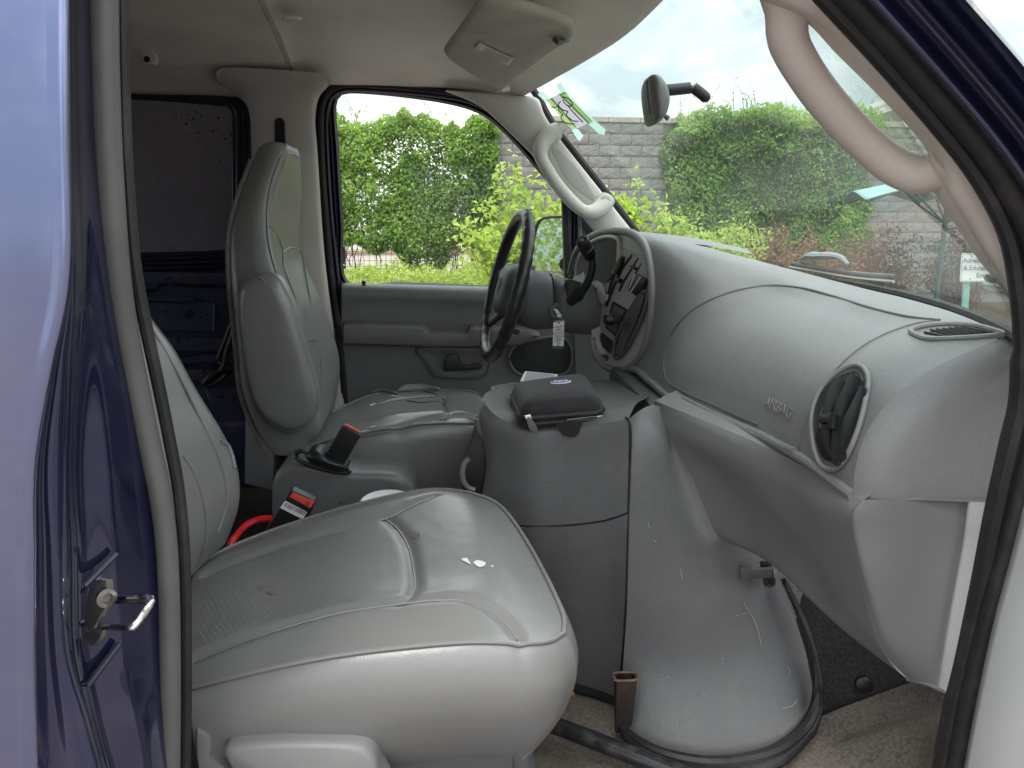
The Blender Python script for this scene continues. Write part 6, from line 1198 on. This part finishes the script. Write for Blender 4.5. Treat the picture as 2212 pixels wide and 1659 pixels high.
for a in (([(1694, 580), (1760, 592), (1830, 604), (1912, 612)], [(1703, 577), (1724, 570), (1740, 571), (1780, 573), (1800, 590)]), ([(2098, 618), (2130, 624), (2165, 636)], [(2100, 611), (2130, 612), (2160, 622)])):
    wp_ = empty('wiper', parent=VAN); bl = cat([on_ws(x, y, -.022) for x, y in a[0]], 30); part('blade', MB().tube(bl, .0055, 8), wip, wp_); part('rubber_edge', MB().tube(bl + np.array((-.004, 0, -.008)), .003, 6), mat('pale_wiper_edge', (.35, .36, .33), .5), wp_)
    part('arm', MB().tube(cat([on_ws(x, y, -.035) for x, y in a[1]], 24), list(np.interp(np.linspace(0, 1, 24), [0, .3, .7, 1], [.006, .016, .015, .006])), 8, asp=.6), wip_g, wp_)
# ---- door striker on the jamb
stk = empty('door_striker', parent=VAN)
part('plate', MB().prism([P(x, y, .672) for x, y in ((194, 1345), (196, 1310), (206, 1262), (226, 1247), (244, 1250), (248, 1290), (240, 1310), (214, 1355), (205, 1358))], (-.004, -.003, 0)), steel, stk, bevel=.001); part('bolt', MB().lathe(P(228, 1290, .668), (.7, -.7, 0), [(0, .009), (.003, .009), (.004, .005), (.002, .004), (.002, 0)], 20), steel, stk)
part('plate', MB().prism([P(x, y, .672) for x, y in ((194, 1362), (206, 1358), (236, 1358), (228, 1378), (210, 1394), (198, 1380))], (-.004, -.003, 0)), steel, stk, bevel=.001)
part('loop', MB().tube(cat([P(x, y, Y) for x, y, Y in ((246, 1294, .688), (290, 1291, .668), (322, 1292, .655), (327, 1300, .650), (308, 1330, .645), (290, 1352, .640), (280, 1357, .640), (250, 1355, .655), (210, 1354, .680))], 50), .0032, 10), chrome, stk)
part('loop_bar', MB().tube([P(250, 1300, .684), P(318, 1300, .656)], .0022, 8), steel, stk)
for a, b in (((183, 1265), (252, 1195)), ((190, 1480), (258, 1390))): part('jamb_rib', MB().tube([P(a[0], a[1], .668), P(b[0], b[1], .692)], .0035, 8), rub_n, stk)
# ================================================================== loose things
# zipped pouch on the engine cover
pc = np.array(P(1205, 905, 1.43)); pouch = empty('pouch', (pc[0], pc[1], pc[2])); tag(pouch, 'black zipped neoprene pouch with oval badge lying on the engine cover', 'pouch')
neo = mat('black_neoprene', (.016, .013, .016), .8, .15, 40, .5, 700, 'noise', spec=.3, sheen=.12, wr=.15, wrs=25); webb = mat('black_webbing', (.02, .021, .022), .6, .2, 60, .6, 600, spec=.4)
nl, nr_, fr_, fl = [np.array(q) for q in (P(1126, 886, 1.345), P(1306, 872, 1.345), P(1268, 812, 1.56), P(1104, 834, 1.53))]
def pq(u, v): return (1 - u) * (1 - v) * nl + u * (1 - v) * nr_ + u * v * fr_ + (1 - u) * v * fl
oc = [(u, v) for u, v in rrect(1, 1, .13, 6)]
top = np.array([pq(u + .5, v + .5) for u, v in oc]); c_ = top.mean(0); th = np.array((0, 0, -.044))
lid = [c_ + (top - c_) * k + np.array((0, 0, z)) for k, z in ((.01, .020), (.5, .018), (.82, .012), (.94, .004), (1.0, -.005), (1.01, -.012), (1.0, -.016))]
G_lid = np.array([cat([r[j] for r in lid], 24) for j in range(len(oc))]).transpose(1, 0, 2); part('lid', MB().grid(G_lid, cv=True), neo, pouch, sharp=0)
part('lid_edge', MB().tube(cat(top * 1.0 + np.array((0, 0, -.016)), 90, closed=True), .0048, 8, closed=True), webb, pouch)
base = [c_ + (top - c_) * k + np.array((0, 0, z)) for k, z in ((.99, -.026), (1.0, -.030), (.97, -.034), (.5, -.036), (.01, -.036))]; part('base', MB().grid(np.array(base), cv=True), neo, pouch, sharp=0); part('base_edge', MB().tube(cat(c_ + (top - c_) * .99 + np.array((0, 0, -.028)), 90, closed=True), .0045, 8, closed=True), webb, pouch)
part('gusset', MB().grid(np.array([c_ + (top - c_) * .97 + np.array((0, 0, -.014)), c_ + (top - c_) * .94 + np.array((0, 0, -.024)), c_ + (top - c_) * .97 + np.array((0, 0, -.030))]), cv=True), void, pouch, sharp=0)
zp = cat(c_ + (top - c_) * .965 + np.array((0, 0, -.022)), 120, closed=True); mb = MB()
for i in range(0, 120): mb.box(zp[i], (.003, .003, .0022))
part('zipper_teeth', mb, black, pouch, smooth=False, kind='stuff')
part('disc_edge', MB().prism([pq(.55, .0) + np.array((0, -.002, -.024)), pq(.98, .02) + np.array((0, -.002, -.023)), pq(.98, .02) + np.array((0, -.002, -.0275)), pq(.55, .0) + np.array((0, -.002, -.0245))], (0, .003, 0)), white_pl, pouch)
pl0 = np.array(P(1146, 902, 1.355)); part('zip_slider', MB().prism([P(1133, 899, 1.333), P(1146, 895, 1.333), P(1150, 905, 1.333), P(1139, 910, 1.333)], (0, .006, 0)), chrome, pouch, bevel=.001)
part('zip_pull', MB().prism(list(cat([P(x, y, 1.328) for x, y in ((1138, 908), (1146, 904), (1155, 914), (1161, 926), (1160, 932), (1154, 934), (1146, 930), (1141, 920))], 36, closed=True)), (0, .003, 0)), mat('grey_rubber_pull', (.09, .09, .092), .5), pouch, bevel=.001)
bc = G_lid[:, :].reshape(-1, 3); Gl2 = G_lid
def lid_at(u, v): p = pq(u, v); j = np.argmin(np.linalg.norm(bc[:, :2] - p[:2], axis=1)); return np.array((p[0], p[1], p[2] + .0198))
bx = (nr_ - nl); bx /= np.linalg.norm(bx); by = (fl - nl); by -= bx * by.dot(bx); by /= np.linalg.norm(by); bn = np.cross(bx, by); b0 = lid_at(.56, .50) + bn * .0005
logo_w = mat('badge_white', (.85, .85, .86), .4); logo_b = mat('badge_blue', (.02, .06, .30), .35)
def oval(a, b, h, m, name): return part(name, MB().prism([b0 + bx * a * math.cos(t) + by * b * math.sin(t) + bn * h for t in np.arange(40) * math.pi / 20], tuple(-bn * .002)), m, pouch, smooth=False)
oval(.0200, .0125, .0022, logo_w, 'badge'); oval(.0185, .0111, .0027, logo_b, 'badge_field'); text_mesh('Ford', .014, basis(b0 + bn * .0032, bx, by), 'lettering', logo_w, pouch, .0002)
# phone leaning behind the pouch
q = [np.array(P(x, y, Y)) for x, y, Y in ((1122, 824, 1.60), (1133, 802, 1.70), (1206, 809, 1.70), (1200, 835, 1.60))]; pn = np.cross(q[1] - q[0], q[2] - q[1]); pn /= np.linalg.norm(pn); pn = pn if pn[2] > 0 else -pn
ph = empty('phone', tuple(q[0])); tag(ph, 'white phone with black edge tucked behind the black pouch', 'phone'); part('body', MB().prism(q, tuple(-pn * .009)), black, ph, bevel=.003, seg=3); cq = sum(q) / 4; part('screen', MB().prism([cq + (p - cq) * .96 + pn * .0004 for p in q], tuple(pn * .0006)), white_pl, ph, smooth=False); part('glass', MB().prism([cq + (p - cq) * np.array((.82, .86, .86)) + pn * .0012 for p in q], tuple(pn * .0004)), mat('pale_screen', (.45, .44, .50), .15), ph, smooth=False)
# key with its paper tag
kt = empty('key_tag', P(1206, 690, 1.93)); tag(kt, 'key ring with handwritten paper tag hanging from the ignition lock', 'key tag')
part('key', MB().prism([P(x, y, 1.935) for x, y in ((1196, 667), (1204, 668), (1214, 682), (1212, 688), (1206, 686))], (0, .004, 0)), mat('pale_key_head', (.50, .55, .60), .3), kt, bevel=.001); part('ring', MB().tube([np.array(P(1204, 693, 1.93)) + np.array((.011 * math.cos(t), 0, .012 * math.sin(t))) for t in np.arange(32) * math.pi / 16], .0010, 6, closed=True), chrome, kt)
YT = 1.928; tq = [(1195.5, 693), (1219.5, 690), (1217.5, 754), (1193.5, 753)]; part('sleeve', MB().prism([P(x, y, YT) for x, y in tq], (0, .002, 0)), glass_mat('clear_sleeve', (.9, .9, .9), 1), kt, smooth=False); pap = part('paper', MB().prism([P(x, y, YT - .001) for x, y in ((1195.5, 697), (1219, 694), (1217.5, 748), (1194, 747))], (0, .001, 0)), mat('tag_paper', (.74, .73, .68), .7, .04), kt, smooth=False)
a = np.array(P(1219, 694, YT - .0015)); b = np.array(P(1195.5, 697, YT - .0015)); dnv = np.array(P(1217.5, 748, YT - .0015)) - a; ink = mat('blue_black_ink', (.05, .05, .10), .6); inkr = mat('red_ink', (.5, .06, .05), .6)
for t in (.20, .34, .48, .62, .76): part('ruled_line', MB().tube([a + dnv * t, b + dnv * t], .00035, 4), ink, pap)
xd = np.array(P(1195.5, 700, YT)) - np.array(P(1219, 697, YT))
for txt, t, m_ in (('20782', .17, inkr), ('VAN', .29, ink), ('ECONOLINE', .42, ink), ('FORD', .55, ink), ('2003', .69, ink), ('935', .84, ink)):
    cpt = (a + b) / 2 + dnv * t + np.array((0, -.0006, 0)); text_mesh(txt, .0085 if len(txt) < 6 else .0058, basis(cpt, xd, dnv), 'handwriting', m_, pap, .0001)
for t in (.035, .955): part('punch_hole', MB().disc((a + b) / 2 + dnv * t + np.array((0, -.0006, 0)), (0, -1, 0), .0022, 12), black, pap, smooth=False)
# note taped inside the windshield
nt_ = empty('taped_note', tuple(on_ws(1230, 240, .004))); tag(nt_, 'lavender and green note with handwritten number taped to the windshield', 'note')
def wsq(name, px, off, m, parent=nt_):
    pts = []
    n = len(px)
    for i in range(n):
        for k in range(4): t = k / 4; pts.append(on_ws(px[i][0] * (1 - t) + px[(i + 1) % n][0] * t, px[i][1] * (1 - t) + px[(i + 1) % n][1] * t, off))
    mb = MB(); c = on_ws(sum(p[0] for p in px) / n, sum(p[1] for p in px) / n, off); mb.v = [tuple(c)] + [tuple(p) for p in pts]; mb.f = [(0, i + 1, (i + 1) % len(pts) + 1) for i in range(len(pts))]; return part(name, mb, m, parent, smooth=False)
def thin(name, col, t):
    m = bpy.data.materials.new(name); m.use_nodes = True; tr = m.node_tree; tr.nodes.clear(); o = tr.nodes.new('ShaderNodeOutputMaterial'); d = tr.nodes.new('ShaderNodeBsdfDiffuse'); l = tr.nodes.new('ShaderNodeBsdfTranslucent'); x = tr.nodes.new('ShaderNodeMixShader'); x.inputs[0].default_value = t
    nz_ = tr.nodes.new('ShaderNodeTexNoise'); nz_.inputs['Scale'].default_value = 60; mc = tr.nodes.new('ShaderNodeMix'); mc.data_type = 'RGBA'; mc.inputs['A'].default_value = (*[c * .88 for c in col], 1); mc.inputs['B'].default_value = (*col, 1); tr.links.new(nz_.outputs['Fac'], mc.inputs['Factor'])
    for q in (d, l): tr.links.new(mc.outputs['Result'], q.inputs[0])
    tr.links.new(d.outputs[0], x.inputs[1]); tr.links.new(l.outputs[0], x.inputs[2]); tr.links.new(x.outputs[0], o.inputs['Surface']); return m
lav = thin('lavender_paper', (.62, .58, .66), .5); grn = thin('green_paper', (.38, .56, .20), .5); tape = thin('pale_green_tape', (.52, .72, .64), .6)
wsq('paper', [(1190, 211), (1212, 199), (1276, 263), (1247, 277)], .003, lav); wsq('green_band', [(1182, 215), (1194, 209), (1246, 272), (1238, 279)], .0035, grn); wsq('green_band', [(1208, 202), (1219, 196), (1282, 260), (1272, 266)], .0035, grn)
wsq('tape', [(1163, 202), (1172, 194), (1190, 211), (1181, 219)], .004, tape); wsq('tape', [(1237, 279), (1247, 273), (1262, 291), (1254, 303), (1250, 300)], .004, tape); wsq('tape', [(1203, 183), (1213, 175), (1228, 200), (1216, 202)], .004, tape); wsq('tape', [(1218, 196), (1228, 199), (1286, 258), (1280, 262)], .004, tape); wsq('tape', [(1272, 265), (1286, 257), (1310, 278), (1308, 290), (1294, 286)], .004, tape)
def crp(pts): return [(1097 + x * .2232, 137 + y * .2232) for x, y in pts]
for px in ([(535, 325), (560, 315), (600, 335), (635, 375), (625, 400), (590, 400), (560, 375), (540, 340)], [(590, 400), (640, 460), (735, 560)], [(520, 360), (500, 375), (500, 400), (540, 440), (590, 455), (575, 480), (590, 510), (640, 545), (690, 550)], [(430, 410), (460, 415), (500, 405), (500, 440), (545, 490), (530, 490), (525, 520), (560, 560), (610, 575), (655, 575)]):
    part('pen_stroke', MB().tube(cat([on_ws(x, y, .0045) for x, y in crp(px)], 30), .0016, 5), black, nt_)
# red cable, rod on the floor, dropped scrap, white lid
rc_ = part('red_cable', MB().tube(cat([P(x, y, Y) for x, y, Y in ((590, 1120, 1.47), (560, 1122, 1.47), (530, 1136, 1.46), (508, 1160, 1.44), (498, 1178, 1.42), (485, 1230, 1.40))], 40), .0065, 10), red_c); rc_.parent = None; rc_.location = VAN.location; tag(rc_, 'short red cable curving up beside the passenger seat cushion', 'cable')
rod = part('metal_rod', MB().tube([PZ(1080, 1520, .790), PZ(1160, 1552, .785), PZ(1300, 1606, .780), PZ(1460, 1668, .776), PZ(1600, 1725, .774)], .0145, 16), mat('black_painted_rod', (.012, .013, .016), .3, .3, 30, .15, 80, dirt=(.11, .09, .07), dirt_amt=.4, dscale=35)); rod.parent = None; rod.location = VAN.location; tag(rod, 'black painted metal rod lying across the brown carpet', 'rod')
scr = part('orange_scrap', MB().prism([np.array(PZ(x, y, .7655)) for x, y in ((1217, 1498), (1228, 1494), (1241, 1499), (1236, 1504), (1220, 1503))], (0, 0, .003)), mat('orange_plastic', (.70, .14, .04), .5), None); scr.parent = None; scr.location = VAN.location; tag(scr, 'tiny orange plastic scrap on the carpet beside the engine cover', 'scrap')
ld_ = part('white_lid', MB().lathe(np.array(P(840, 1086, 1.50)), (.05, -.1, 1), [(-.006, .060), (0, .060), (.003, .056), (.001, .05), (.001, 0)], 40), white_pl); ld_.parent = None; ld_.location = VAN.location; tag(ld_, 'round white plastic lid between the two seats', 'lid')
